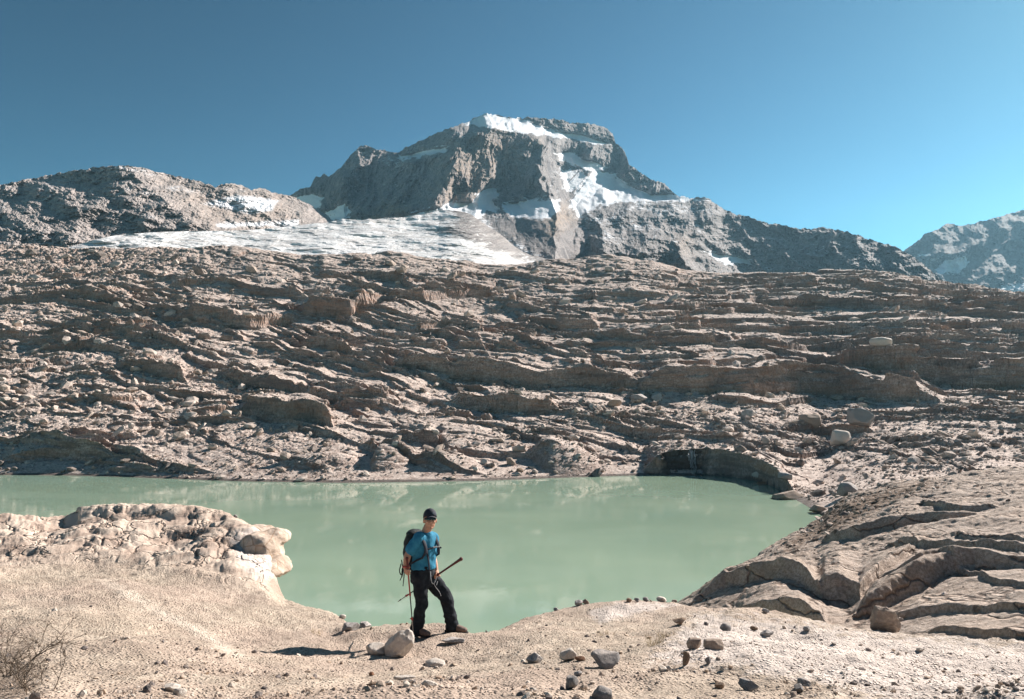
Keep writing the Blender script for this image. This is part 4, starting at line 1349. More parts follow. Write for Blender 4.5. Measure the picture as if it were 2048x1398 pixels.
rr = np.random.RandomState(11)
Xs, Ys, Zs = SLOPE_V
Ns = grid_normals(Xs, Ys, Zs)
pxv, pyv = unray(Xs / Ys, (Zs - CAMZ) / Ys)
dens = 0.30 + 1.0 * poly_mask(pxv, pyv, [(1240, 770), (1500, 800), (1800, 800), (2300, 760), (2300, 1000), (1560, 1000), (1200, 900)], 50)
dens += 0.8 * poly_mask(pxv, pyv, [(-200, 960), (-200, 640), (120, 690), (330, 640), (420, 690), (700, 900), (700, 970)], 60)
dens += 0.7 * poly_mask(pxv, pyv, [(900, 780), (1290, 790), (1320, 920), (700, 960), (620, 880)], 50)
dens += 0.5 * poly_mask(pxv, pyv, [(-300, 640), (-300, 470), (320, 480), (420, 560), (200, 640)], 40)
dens *= (0.4 + 1.2 * sstep(-0.3, 0.4, fbm2(Xs / 9.0, Ys / 9.0, 3, 131)))
dens *= sstep(0.62, 0.85, Ns[..., 2]) * (Zs > 0.15) * (Ys < 288) * (np.abs(Xs / Ys) < 0.82)
pr = (dens / dens.sum()).ravel()
idx = rr.choice(pr.size, 28000, replace=False, p=pr)
P = np.stack([Xs, Ys, Zs], -1).reshape(-1, 3)[idx]
sz = np.clip(2.9 * (rr.pareto(2.3, len(idx)) + 0.7), 2.0, 24) * P[:, 1] / F
RUB = [flat_mat("rubble_light", (0.60, 0.51, 0.45), (0.42, 0.35, 0.30), 0.8), flat_mat("rubble_tan", (0.48, 0.39, 0.33), (0.30, 0.24, 0.20), 0.8), flat_mat("rubble_dark", (0.30, 0.25, 0.22), (0.18, 0.15, 0.13), 0.8)]
rubble("scree", "loose rubble strewn over the far rock slope", P, None, sz, RUB, 5)

# pebbles of the near ground
Xg, Yg = GR.X, GR.Y
w = 1.0 + 1.5 * poly_mask(px_g, py_g, [(300, 1420), (380, 1310), (700, 1300), (760, 1340), (700, 1420)], 40) + 1.6 * poly_mask(px_g, py_g, [(950, 1290), (1100, 1205), (1400, 1200), (1340, 1300), (1000, 1330)], 40) + 1.3 * poly_mask(px_g, py_g, [(1300, 1300), (1500, 1240), (2100, 1300), (2100, 1400), (1500, 1340)], 40)
w *= 0.55 + 1.2 * sstep(-0.1, 0.35, fbm2(Xg / 1.3, Yg / 0.9, 3, 134))
w += 1.5 * poly_mask(px_g, py_g, [(820, 1300), (880, 1285), (960, 1290), (940, 1330), (850, 1330)], 20)
n = 60000
u_ = rr.uniform(-0.95, 0.95, n * 2)
y_ = 1 / np.sqrt(rr.uniform(1 / 16.0 ** 2, 1 / 3.2 ** 2, n * 2))
z_ = GR.zat(u_ * y_, y_)
pp, qq = unray(u_, (z_ - CAMZ) / y_)
ii = np.clip(np.interp(u_, GR.u, np.arange(len(GR.u))).astype(int), 0, len(GR.u) - 1)
jj = np.clip(np.interp(y_, GR.Yf, np.arange(len(GR.Yf))).astype(int), 0, len(GR.Yf) - 1)
wt = w[ii, jj] * (0.15 + 1.3 * sstep(-0.1, 0.5, fbm2(u_ * y_ / 0.7, y_ / 0.7, 3, 133)))
keep = (rr.rand(n * 2) < wt / 3.0) & (z_ > 5.0) & (y_ < 16.0)
P = np.stack([u_ * y_, y_, z_], -1)[keep]
sz = np.clip(0.0085 * (rr.pareto(2.6, len(P)) + 0.6), 0.006, 0.06)
PEB = [flat_mat("pebble_light", (0.62, 0.54, 0.47), (0.44, 0.37, 0.31), 0.05), flat_mat("pebble_tan", (0.46, 0.36, 0.29), (0.30, 0.235, 0.19), 0.05), flat_mat("pebble_dark", (0.24, 0.20, 0.185), (0.14, 0.12, 0.11), 0.05), flat_mat("pebble_sand", (0.52, 0.41, 0.32), (0.40, 0.30, 0.23), 0.05)]
rubble("gravel", "small pebbles strewn over the near ground", P, None, sz, PEB, 6, flat=(0.4, 0.9))

# rubble on the outcrop and its shore
u_ = rr.uniform(0.2, 0.8, 9000)
y_ = rr.uniform(20, 62, 9000)
z_ = OC.zat(u_ * y_, y_)
pp, qq = unray(u_, (z_ - CAMZ) / y_)
keep = (z_ > 0.05) & (rr.rand(9000) < 0.06 + 0.9 * poly_mask(pp, qq, [(1540, 1110), (1650, 1010), (1720, 985), (1900, 950), (1900, 980), (1740, 1040), (1640, 1090)], 25))
P = np.stack([u_ * y_, y_, z_], -1)[keep]
sz = np.clip(2.6 * (rr.pareto(2.4, len(P)) + 0.7), 1.8, 16) * P[:, 1] / F
rubble("shore_rubble", "small broken stones lying on the right outcrop", P, None, sz, RUB, 8)
# ================================================================== THE PALE ROCK NOSE, WATERFALL, PLANTS
# pale cliff end of the mound, overhanging the water
def nose():
    parts = []
    v, f = ICO[5]
    for (px, py, Y, rx, ry, rz_, sd) in [(518, 1112, 15.7, 0.48, 0.8, 0.50, 2), (540, 1078, 15.9, 0.40, 0.7, 0.18, 3), (540, 1136, 15.2, 0.38, 0.7, 0.20, 4), (505, 1075, 16.9, 0.5, 0.9, 0.24, 6)]:
        c = at(px, py, Y)
        p = v.copy()
        r = np.random.RandomState(sd)
        for _ in range(7):
            n = r.randn(3)
            n /= np.linalg.norm(n)
            ex = p @ n - r.uniform(0.72, 0.95)
            p -= np.where(ex > 0, ex, 0)[:, None] * n
        parts.append((p * np.array([rx, ry, rz_]) + np.array(c), f))
    V = np.concatenate([a for a, _ in parts])
    Fc = np.concatenate([f + i * len(v) for i, (_, f) in enumerate(parts)])
    return V, Fc


def remesh(o, voxel, smooth=4, disp=None):
    md = o.modifiers.new("r", 'REMESH')
    md.mode = 'VOXEL'
    md.voxel_size = voxel
    if smooth:
        ms = o.modifiers.new("s", 'SMOOTH')
        ms.factor = 0.5
        ms.iterations = smooth
    dg = bpy.context.evaluated_depsgraph_get()
    me = bpy.data.meshes.new_from_object(o.evaluated_get(dg))
    old = o.data
    mats = list(old.materials)
    o.modifiers.clear()
    o.data = me
    me.name = old.name
    bpy.data.meshes.remove(old)
    me.materials.clear()
    for m in mats:
        me.materials.append(m)
    n = len(me.vertices)
    if disp is not None:
        co = np.empty(n * 3, dtype=np.float32)
        me.vertices.foreach_get("co", co)
        co = co.reshape(-1, 3).astype(float)
        nr = np.empty(n * 3, dtype=np.float32)
        me.vertices.foreach_get("normal", nr)
        nr = nr.reshape(-1, 3)
        co = co + nr * disp(co)[:, None]
        me.vertices.foreach_set("co", co.astype(np.float32).ravel())
        me.update()
    me.polygons.foreach_set("use_smooth", np.ones(len(me.polygons), dtype=bool))
    return o


k = NT("pale_cliff_rock")
med = k.noise(2.2, 8, 0.62, dist=0.6)
fine = k.noise(16, 6, 0.7)
c = k.mix(k.ramp(med, 0.40, 0.60), (0.46, 0.36, 0.285), (0.60, 0.50, 0.415))
c = k.mix(k.ramp(fine, 0.58, 0.42, 0, 0.4), c, (0.36, 0.27, 0.2))
crk = k.voronoi(1.6, feature='DISTANCE_TO_EDGE')
c = k.mix(k.ramp(crk, 0.03, 0.0, 0, 0.6), c, (0.25, 0.15, 0.09))
m_nose = k.done(c, 0.9, k.bump(k.math('ADD', med, k.math('MULTIPLY', fine, 0.4)), 0.7, 0.06), 0.2)
V, Fc = nose()
o = mesh_from("rock_ledge", V, Fc, m_nose)
remesh(o, 0.035, 3, lambda p: 0.05 * fbm3(p[:, 0] / 0.4, p[:, 1] / 0.5, p[:, 2] / 0.3, 5, 141, 0.6))
tag(o, "pale cream rock nose of the left mound overhanging the lake", "rock ledge")

# little waterfall in its dark recess
k = NT("falling_water")
n_ = k.noise(3.0, 5, 0.6, vec=k.scale(k.pos, (3.0, 1.0, 0.5)))
m_fall = k.done(k.mix(k.ramp(n_, 0.4, 0.6), (0.22, 0.24, 0.26), (0.60, 0.63, 0.66)), 0.3, k.bump(n_, 0.5, 0.1), 0.5)
bm = bmesh.new()
r = np.random.RandomState(4)
_sel = (np.abs(SLOPE_V[0] - WFX - 0.7) < 0.9) & (SLOPE_V[2] > 0.4) & (SLOPE_V[2] < 3.2) & (SLOPE_V[1] > 97) & (SLOPE_V[1] < 112)
WALL_Y = float(np.percentile(SLOPE_V[1][_sel], 12))
WALL_T = min(4.2, float(np.max(SLOPE_V[2][(np.abs(SLOPE_V[0] - WFX - 0.7) < 0.9) & (SLOPE_V[1] > 97) & (SLOPE_V[1] < WALL_Y + 1.2)])))
print("waterfall", WALL_Y, WALL_T)
for i in range(9):
    x0 = WFX + 0.7 + r.normal(0, 0.22)
    w_ = r.uniform(0.015, 0.045)
    zt = WALL_T - 0.3 * r.rand()
    zb = 0.2 if r.rand() < 0.6 else r.uniform(0.6, 2.2)
    prev = None
    for kk in range(9):
        tt = kk / 8.0
        z = zt + (zb - zt) * tt
        y = WALL_Y - 0.15 - 0.45 * tt + 0.05 * r.randn()
        x = x0 + 0.05 * r.randn() + 0.15 * tt * (i % 3 - 1)
        ring = [bm.verts.new((x + w_ * math.cos(a), y + w_ * math.sin(a), z)) for a in (0, 2.1, 4.2)]
        if prev:
            for q in range(3):
                bm.faces.new((prev[q], prev[(q + 1) % 3], ring[(q + 1) % 3], ring[q]))
        prev = ring
me = bpy.data.meshes.new("waterfall")
bm.to_mesh(me)
bm.free()
me.materials.append(m_fall)
o = link(bpy.data.objects.new("waterfall", me))
tag(o, "thin white waterfall trickling into the lake from a dark recess", kind="structure")


# dry plants
def strand_mesh(name, strands, mat, sides=4):
    vs, fs = [], []
    for pts, rad in strands:
        b = len(vs)
        n = len(pts)
        for i, p in enumerate(pts):
            d = (Vector(pts[min(i + 1, n - 1)]) - Vector(pts[max(i - 1, 0)])).normalized()
            a = d.cross(Vector((0.3, 0.9, 0.2))).normalized()
            c_ = d.cross(a)
            rr_ = rad * (1 - 0.75 * i / (n - 1))
            for q in range(sides):
                an = 2 * math.pi * q / sides
                vs.append(tuple(Vector(p) + a * rr_ * math.cos(an) + c_ * rr_ * math.sin(an)))
        for i in range(n - 1):
            for q in range(sides):
                fs.append((b + i * sides + q, b + i * sides + (q + 1) % sides, b + (i + 1) * sides + (q + 1) % sides, b + (i + 1) * sides + q))
    return mesh_from(name, np.array(vs), np.array(fs), mat)


k = NT("dry_twigs")
m_twig = k.done(k.mix(k.ramp(k.noise(60, 3), 0.4, 0.6), (0.10, 0.075, 0.055), (0.20, 0.15, 0.11)), 0.9)
k = NT("dry_grass")
m_grass = k.done(k.mix(k.ramp(k.noise(40, 3), 0.4, 0.6), (0.42, 0.31, 0.16), (0.30, 0.24, 0.12)), 0.9)


def twig(p, d, L, rad, depth, r, out):
    pts = [tuple(p)]
    for i in range(5):
        d = (d + Vector((r.normal(0, 0.18), r.normal(0, 0.18), r.normal(0, 0.12)))).normalized()
        p = p + d * L / 5
        pts.append(tuple(p))
        if depth > 0 and i >= 1:
            for _ in range(r.randint(1, 3)):
                dd = (d + Vector((r.normal(0, 0.7), r.normal(0, 0.7), r.normal(0.1, 0.45)))).normalized()
                twig(Vector(p), dd, L * r.uniform(0.35, 0.6), rad * 0.6, depth - 1, r, out)
    out.append((pts, rad))


for q, (px, py, n_, L, lb) in enumerate([(18, 1350, 9, 0.34, "dry dark shrub in the bottom left corner"), (75, 1385, 6, 0.22, "small dry shrub right of the corner shrub")]):
    r = np.random.RandomState(30 + q)
    p0 = GR.hit(px, py)
    out = []
    for i in range(n_):
        a = r.uniform(0, 6.28)
        twig(Vector((0.1 * math.cos(a) * r.rand(), 0.1 * math.sin(a) * r.rand(), -0.02)), Vector((math.cos(a), math.sin(a), r.uniform(0.5, 1.3))).normalized(), L * r.uniform(0.7, 1.1), 0.0042, 2, r, out)
    o = strand_mesh("dry_shrub", out, m_twig)
    o.location = p0
    tag(o, lb, "shrub")
for q, (px, py, n_, L, lb) in enumerate([(1312, 1290, 46, 0.16, "tuft of yellow dry grass at the edge of the pale rock"), (632, 1268, 30, 0.12, "tuft of dry grass left of the hiker near the shore edge"), (1330, 1276, 26, 0.13, "small tuft of dry grass behind the yellow tuft"), (1210, 1270, 22, 0.10, "sparse dry grass tuft below the crest stones")]):
    r = np.random.RandomState(50 + q)
    p0 = GR.hit(px, py)
    out = []
    for i in range(n_):
        a, t_ = r.uniform(0, 6.28), r.uniform(0.2, 0.9)
        d = Vector((math.cos(a) * t_, math.sin(a) * t_, 1)).normalized()
        b = Vector((r.normal(0, 0.05), r.normal(0, 0.05), -0.01))
        l_ = L * r.uniform(0.5, 1.1)
        out.append(([tuple(b), tuple(b + d * l_ * 0.5), tuple(b + d * l_ + Vector((d.x, d.y, -0.5)) * l_ * 0.2)], 0.0018))
    o = strand_mesh("dry_grass", out, m_grass, 3)
    o.location = p0
    tag(o, lb, "grass tuft")

# ================================================================== THE HIKER
HY = 9.8


def J(px, py, dy=0.0):
    return at(px, py, HY + dy)


def loft(rings, bm):
    """rings: (centre, a-vector, b-vector); closed tube of ellipses"""
    n = 14
    prev = None
    for (c, a, b) in rings:
        ring = [bm.verts.new(c + a * math.cos(2 * math.pi * q / n) + b * math.sin(2 * math.pi * q / n)) for q in range(n)]
        if prev:
            for q in range(n):
                bm.faces.new((prev[q], prev[(q + 1) % n], ring[(q + 1) % n], ring[q]))
        else:
            bm.faces.new(ring[::-1])
        prev = ring
    bm.faces.new(prev)


def limb(bm, pts, radii, squash=1.0, side=None, n_sub=6):
    """tapered tube through joints with rounded ends"""
    P = [Vector(p) for p in pts]
    cen, rad = [], []
    for i in range(len(P) - 1):
        for q in range(n_sub):
            t = q / n_sub
            p0, p1, p2, p3 = P[max(i - 1, 0)], P[i], P[i + 1], P[min(i + 2, len(P) - 1)]
            c = 0.5 * ((2 * p1) + (p2 - p0) * t + (2 * p0 - 5 * p1 + 4 * p2 - p3) * t * t + (3 * p1 - p0 - 3 * p2 + p3) * t ** 3)
            cen.append(c)
            s_ = t * t * (3 - 2 * t)
            rad.append(radii[i] * (1 - s_) + radii[i + 1] * s_)
    cen.append(P[-1])
    rad.append(radii[-1])
    d0 = (cen[1] - cen[0]).normalized()
    d1 = (cen[-1] - cen[-2]).normalized()
    cc = [cen[0] - d0 * rad[0] * 0.8, cen[0] - d0 * rad[0] * 0.5] + cen + [cen[-1] + d1 * rad[-1] * 0.5, cen[-1] + d1 * rad[-1] * 0.8]
    rr_ = [rad[0] * 0.45, rad[0] * 0.85] + rad + [rad[-1] * 0.85, rad[-1] * 0.45]
    rings = []
    sv = Vector(side) if side else None
    for i, c in enumerate(cc):
        d = (cc[min(i + 1, len(cc) - 1)] - cc[max(i - 1, 0)]).normalized()
        if sv:
            a = (sv - d * sv.dot(d)).normalized()
        elif i == 0:
            a = d.orthogonal().normalized()
        else:
            a = (rings[-1][1] - d * rings[-1][1].dot(d)).normalized()
        b = d.cross(a)
        rings.append((c, a * rr_[i], b * rr_[i] * squash))
    loft(rings, bm)


def ball(bm, c, r, ax=None):
    """ellipsoid; ax: three axis vectors"""
    m = Matrix.Identity(3)
    if ax:
        m = Matrix((ax[0], ax[1], ax[2])).transposed()
    ret = bmesh.ops.create_uvsphere(bm, u_segments=18, v_segments=12, radius=1.0)
    for v in ret['verts']:
        p = Vector((v.co.x * r[0], v.co.y * r[1], v.co.z * r[2]))
        v.co = Vector(c) + m @ p


def part(name, bm, mat, parent, voxel=None, smooth=3, disp=None, sm=True):
    me = bpy.data.meshes.new(name)
    bmesh.ops.recalc_face_normals(bm, faces=bm.faces)
    bm.to_mesh(me)
    bm.free()
    me.materials.append(mat)
    o = bpy.data.objects.new(name, me)
    link(o)
    if voxel:
        remesh(o, voxel, smooth, disp)
    else:
        me.polygons.foreach_set("use_smooth", np.full(len(me.polygons), sm, dtype=bool))
    if parent is not None:
        o.parent = parent
        if parent.parent is None:
            o.matrix_parent_inverse = Matrix.Translation(-parent.location)
    return o


def plain(name, c, rough=0.85, c2=None, s=0.02, bump=0.3, metal=0.0, spec=0.3):
    k = NT(name)
    n1 = k.noise(1 / s, 5, 0.65)
    col = k.mix(k.ramp(n1, 0.35, 0.65), c, c2 or tuple(x * 0.75 for x in c))
    k.b.inputs["Metallic"].default_value = metal
    return k.done(col, rough, k.bump(n1, bump, s * 0.2), spec)


M_SKIN = plain("skin", (0.52, 0.27, 0.18), 0.55, (0.47, 0.23, 0.15), 0.03, 0.1)
M_SHIRT = plain("blue_cloth", (0.04, 0.215, 0.34), 0.85, (0.032, 0.18, 0.29), 0.05, 0.4, spec=0.15)
M_TROU = plain("black_cloth", (0.012, 0.015, 0.020), 0.85, (0.022, 0.026, 0.032), 0.06, 0.5, spec=0.15)
M_CAP = plain("navy_cloth", (0.018, 0.022, 0.035), 0.8, (0.025, 0.03, 0.045), 0.03, 0.3)
M_BOOT = plain("brown_leather", (0.20, 0.135, 0.105), 0.75, (0.13, 0.09, 0.072), 0.03, 0.4)
M_SOLE = plain("dark_rubber", (0.035, 0.03, 0.028), 0.8)
M_GLASS = plain("dark_lens", (0.01, 0.01, 0.012), 0.15, None, 0.05, 0.0, spec=0.6)
M_PACK = plain("dark_pack_cloth", (0.018, 0.024, 0.026), 0.75, (0.032, 0.038, 0.04), 0.05, 0.5, spec=0.2)
M_STRAP = plain("dark_strap", (0.02, 0.025, 0.04), 0.8, None, 0.02, 0.2)
M_HAIR = plain("grey_brown_hair", (0.09, 0.07, 0.055), 0.7, None, 0.01, 0.6)
M_RED = plain("red_lacquer", (0.36, 0.035, 0.03), 0.35, (0.30, 0.03, 0.028), 0.05, 0.0, spec=0.5)
M_GRIP = plain("dark_red_grip", (0.14, 0.035, 0.03), 0.7, (0.09, 0.03, 0.028), 0.02, 0.2)
M_ALU = plain("grey_metal", (0.35, 0.34, 0.33), 0.35, None, 0.05, 0.0, metal=0.8)
M_BLK = plain("black_plastic", (0.02, 0.02, 0.022), 0.5, None, 0.05, 0.0)
M_WHITE = plain("pale_cord", (0.55, 0.55, 0.56), 0.8, None, 0.02, 0.1)

f_ = Vector((0.80, -0.60, 0))      # chest direction
s_ = Vector((0.60, 0.80, 0))       # his left
up = Vector((0, 0, 1))
person = bpy.data.objects.new("person", None)
person.location = J(865, 1281)
link(person)
tag(person, "hiker in a blue T-shirt, dark trousers, cap and sunglasses standing by the lake", "person")

# joints
neck = J(853, 1066, 0.0)
sh_r, el_r, wr_r = J(836, 1078, -0.13), J(815, 1110, -0.17), J(811, 1135, -0.21)
sh_l, el_l, wr_l = J(866, 1077, 0.13), J(866, 1114, 0.20), J(873, 1144, 0.10)
hip_r, kn_r, an_r = J(840, 1152, -0.09), J(843, 1207, -0.10), J(834, 1264, -0.05)
hip_l, kn_l, an_l = J(855, 1152, 0.08), J(891, 1192, 0.06), J(904, 1253, 0.06)


def on_ground(a, d):
    z = max(float(GR.zat(np.array([a.x + x]), np.array([a.y + y]))[0]) for x, y in ((0, 0), d, (d[0] * 0.5, d[1] * 0.5)))
    a.z = z + 0.112


on_ground(an_r, (0.15, -0.09))
on_ground(an_l, (0.17, -0.03))
chest, waist, pelvis = J(850, 1090, 0.0), J(847, 1124, 0.0), J(847, 1148, 0.0)

# ---- poles first: the hands close on them
P1a, P1b = J(814, 1117, -0.26), J(828, 1284, -0.16)
P2a, P2b = J(922, 1118, -0.22), J(796, 1203, 0.34)
grip1 = P1a.lerp(P1b, 0.155)
grip2 = P2a.lerp(P2b, 0.385)

# ---- body
bm = bmesh.new()
hf = Vector((0.24, -0.97, 0)).normalized()
hs = Vector((-hf.y, hf.x, 0))
HC = J(860, 1038, -0.02)
ht, hu = hf * math.cos(0.17) + up * math.sin(0.17), up * math.cos(0.17) - hf * math.sin(0.17)
H = lambda a, b, c: HC + ht * a + hs * b + hu * c
hax = (ht, hs, hu)
ball(bm, H(-0.008, 0, 0.012), (0.102, 0.079, 0.112), hax)
ball(bm, H(0.030, 0, -0.060), (0.066, 0.060, 0.074), hax)
ball(bm, H(0.048, 0, -0.100), (0.040, 0.040, 0.030), hax)
ball(bm, H(0.078, 0, -0.113), (0.020, 0.022, 0.018), hax)
ball(bm, H(0.050, 0.036, -0.040), (0.036, 0.028, 0.032), hax)
ball(bm, H(0.050, -0.036, -0.040), (0.036, 0.028, 0.032), hax)
ball(bm, H(0.080, 0, 0.018), (0.022, 0.055, 0.014), hax)
limb(bm, [H(0.090, 0, 0.004), H(0.106, 0, -0.022), H(0.112, 0, -0.040)], [0.009, 0.012, 0.015])
ball(bm, H(0.088, 0, -0.074), (0.012, 0.026, 0.006), hax)
ball(bm, H(0.087, 0, -0.085), (0.011, 0.021, 0.007), hax)
for sg in (-1, 1):
    ball(bm, H(-0.008, sg * 0.082, -0.020), (0.022, 0.009, 0.034), hax)
limb(bm, [H(-0.02, 0, -0.06), neck + up * 0.03, neck - up * 0.04 - f_ * 0.01], [0.060, 0.060, 0.075])
limb(bm, [neck - up * 0.06, chest, waist, pelvis], [0.09, 0.115, 0.105, 0.11])
limb(bm, [sh_r, el_r, wr_r], [0.050, 0.041, 0.030])
limb(bm, [sh_r.lerp(el_r, 0.75), el_r.lerp(wr_r, 0.30), wr_r], [0.038, 0.044, 0.029])
limb(bm, [sh_l, el_l, wr_l], [0.050, 0.041, 0.030])
limb(bm, [el_l.lerp(wr_l, 0.05), el_l.lerp(wr_l, 0.35), wr_l], [0.040, 0.043, 0.029])
limb(bm, [hip_r, kn_r, an_r], [0.07, 0.046, 0.036])
limb(bm, [hip_l, kn_l, an_l], [0.07, 0.046, 0.036])
ball(bm, an_r - up * 0.05, (0.05, 0.04, 0.04))
ball(bm, an_l - up * 0.05, (0.05, 0.04, 0.04))


def hand_on(bm, wrist, c, axis, R0, away):
    """a fist closed on a pole: palm beside it, four fingers and a thumb curling round
    axis: along the pole from the little finger to the index side; away: from the pole to the palm"""
    ax = axis.normalized()
    aw = (away - ax * away.dot(ax)).normalized()
    cr = ax.cross(aw)
    pc = c + aw * (R0 + 0.016)
    limb(bm, [wrist, wrist.lerp(pc, 0.55), pc], [0.029, 0.030, 0.034])
    ball(bm, pc, (0.019, 0.036, 0.044), (aw, cr, ax))
    rr_ = R0 + 0.0085
    for i, (o_, fr) in enumerate(((0.034, 0.0088), (0.0125, 0.0094), (-0.0085, 0.0090), (-0.0285, 0.0076))):
        reach = (200, 215, 205, 180)[i]
        pts = []
        for q in range(7):
            an = math.radians(20 + reach * q / 6.0)
            pts.append(c + ax * (o_ - 0.002 * q) + aw * math.cos(an) * rr_ * 1.15 + cr * math.sin(an) * rr_ * 1.15)
        limb(bm, [pc + cr * 0.020 + ax * o_] + pts, [fr] * 6 + [fr * 0.92, fr * 0.8], n_sub=2)
    pts = [pc - cr * 0.018 + ax * 0.012, c + aw * 0.012 - cr * (rr_ + 0.008) + ax * 0.035, c - cr * (rr_ + 0.002) - aw * 0.006 + ax * 0.050, c - aw * (rr_ * 0.8) - cr * rr_ * 0.7 + ax * 0.056]
    limb(bm, pts, [0.0135, 0.0115, 0.0105, 0.009], n_sub=3)


hand_on(bm, wr_r, grip1, (P1a - P1b), 0.013, wr_r + Vector((-0.03, 0.03, -0.05)) - grip1)
hand_on(bm, wr_l, grip2, (P2a - P2b), 0.014, wr_l + Vector((0.0, 0.02, 0.0)) - grip2)
part("body", bm, M_SKIN, person, 0.0065, 2)

# ---- clothes
bm = bmesh.new()
rings = []
for (c, ws, wf) in [(neck + up * 0.012, 0.066, 0.066), (neck - up * 0.012, 0.085, 0.078), (J(852, 1071), 0.14, 0.095), (J(851, 1078), 0.185, 0.112), (J(850, 1090), 0.185, 0.125), (J(849, 1105), 0.172, 0.130), (J(848, 1120), 0.166, 0.136), (J(847, 1130), 0.170, 0.140), (J(847, 1136), 0.172, 0.142)]:
    rings.append((c, s_ * ws, f_ * wf))
loft(rings, bm)
for (a, e, w_) in ((sh_r, el_r, wr_r), (sh_l, el_l, wr_l)):
    limb(bm, [a + (neck - a) * 0.25, a, a.lerp(e, 0.42), a.lerp(e, 0.66)], [0.075, 0.074, 0.075, 0.078])


def shirt_d(p):
    q = fbm3(p[:, 0] / 0.13, p[:, 1] / 0.13, p[:, 2] / 0.22, 3, 151)
    w_ = 1 - np.abs(perlin3(p[:, 0] / 0.09 + p[:, 2] / 0.12, p[:, 1] / 0.09, p[:, 2] / 0.15, 152)) * 2
    return 0.010 * q + 0.006 * w_


shirt = part("shirt", bm, M_SHIRT, person, 0.009, 2, shirt_d)
bm = bmesh.new()
for q in range(5):
    c = J(858.0 + q * 1.5, 1091.5, 0) + f_ * 0.128 - s_ * 0.02 + s_ * 0.012 * q - Vector((0.02, 0, 0))
    bmesh.ops.create_cube(bm, size=1.0, matrix=Matrix.Translation(c) @ Matrix.Rotation(math.atan2(s_.y, s_.x), 4, 'Z') @ Matrix.Diagonal((0.008, 0.012, 0.018 - 0.004 * (q % 2), 1)))
part("chest_print", bm, M_WHITE, shirt, sm=False)

bm = bmesh.new()
rings = []
for (c, ws, wf) in [(J(847, 1129), 0.160, 0.130), (J(846.5, 1138), 0.168, 0.142), (J(846, 1150), 0.172, 0.152), (J(846, 1162), 0.165, 0.150), (J(848, 1172), 0.12, 0.12)]:
    rings.append((c, s_ * ws, f_ * wf))
loft(rings, bm)
limb(bm, [hip_r + up * 0.02, hip_r.lerp(kn_r, 0.5), kn_r, kn_r.lerp(an_r, 0.5), an_r - up * 0.02, an_r - up * 0.06], [0.105, 0.088, 0.076, 0.072, 0.075, 0.079])
limb(bm, [hip_l + up * 0.02, hip_l.lerp(kn_l, 0.5), kn_l, kn_l.lerp(an_l, 0.5), an_l - up * 0.00, an_l - up * 0.03], [0.110, 0.098, 0.086, 0.076, 0.076, 0.079])


def trou_d(p):
    low = np.clip((J(840, 1150).z - p[:, 2]) / 0.7, 0, 1)
    q = fbm3(p[:, 0] / 0.16, p[:, 1] / 0.16, p[:, 2] / 0.13, 3, 161)
    w_ = 1 - np.abs(perlin3(p[:, 0] / 0.14 + p[:, 2] / 0.25, p[:, 1] / 0.14, p[:, 2] / 0.075, 162)) * 2
    return 0.013 * q + (0.006 + 0.010 * low) * w_


trou = part("trousers", bm, M_TROU, person, 0.009, 1, trou_d)
bm = bmesh.new()
limb(bm, [J(861, 1143, -0.10), J(862, 1158, -0.16), J(865, 1167, -0.15), J(869, 1166, -0.14), J(872, 1158, -0.11), J(874, 1152, -0.09)], [0.0035] * 6, n_sub=3)
limb(bm, [J(868, 1168, -0.13), J(872, 1175, -0.12), J(879, 1184, -0.09), J(882, 1192, -0.06)], [0.003] * 4, n_sub=3)
limb(bm, [J(875, 1163, -0.10), J(873, 1170, -0.11)], [0.0045] * 2, n_sub=3)
o = part("cord", bm, M_WHITE, trou)
o["label"] = "thin pale cord hanging at the trouser pocket"


def boot(ankle, toe_dir, gz, toe_up=0.0):
    td = Vector(toe_dir).normalized()
    sd = up.cross(td).normalized()
    base = Vector((ankle.x, ankle.y, gz))
    bm = bmesh.new()
    rings = []
    for (x, z, w_, h) in [(-0.085, 0.062, 0.020, 0.03), (-0.075, 0.068, 0.036, 0.055), (-0.03, 0.085, 0.044, 0.072), (0.02, 0.080, 0.046, 0.066), (0.08, 0.062, 0.049, 0.046), (0.14, 0.052, 0.052, 0.036), (0.185, 0.047, 0.042, 0.027), (0.205, 0.044, 0.02, 0.014)]:
        rings.append((base + td * x + up * (z + toe_up * max(x, 0)), sd * w_, up * h))
    loft(rings, bm)
    limb(bm, [base + up * 0.08 - td * 0.02, base + up * 0.16 - td * 0.025], [0.056, 0.058])
    b = part("boot", bm, M_BOOT, person, 0.006, 2)
    bm = bmesh.new()
    rings = []
    for (x, w_) in [(-0.095, 0.018), (-0.085, 0.036), (-0.03, 0.043), (0.03, 0.043), (0.10, 0.051), (0.16, 0.050), (0.20, 0.034), (0.218, 0.012)]:
        rings.append((base + td * x + up * (0.014 + toe_up * max(x, 0)), sd * w_, up * 0.016))
    loft(rings, bm)
    part("sole", bm, M_SOLE, b)


boot(an_r, (0.85, -0.5, 0), an_r.z - 0.115)
boot(an_l, (0.97, -0.15, 0), an_l.z - 0.115, -0.03)

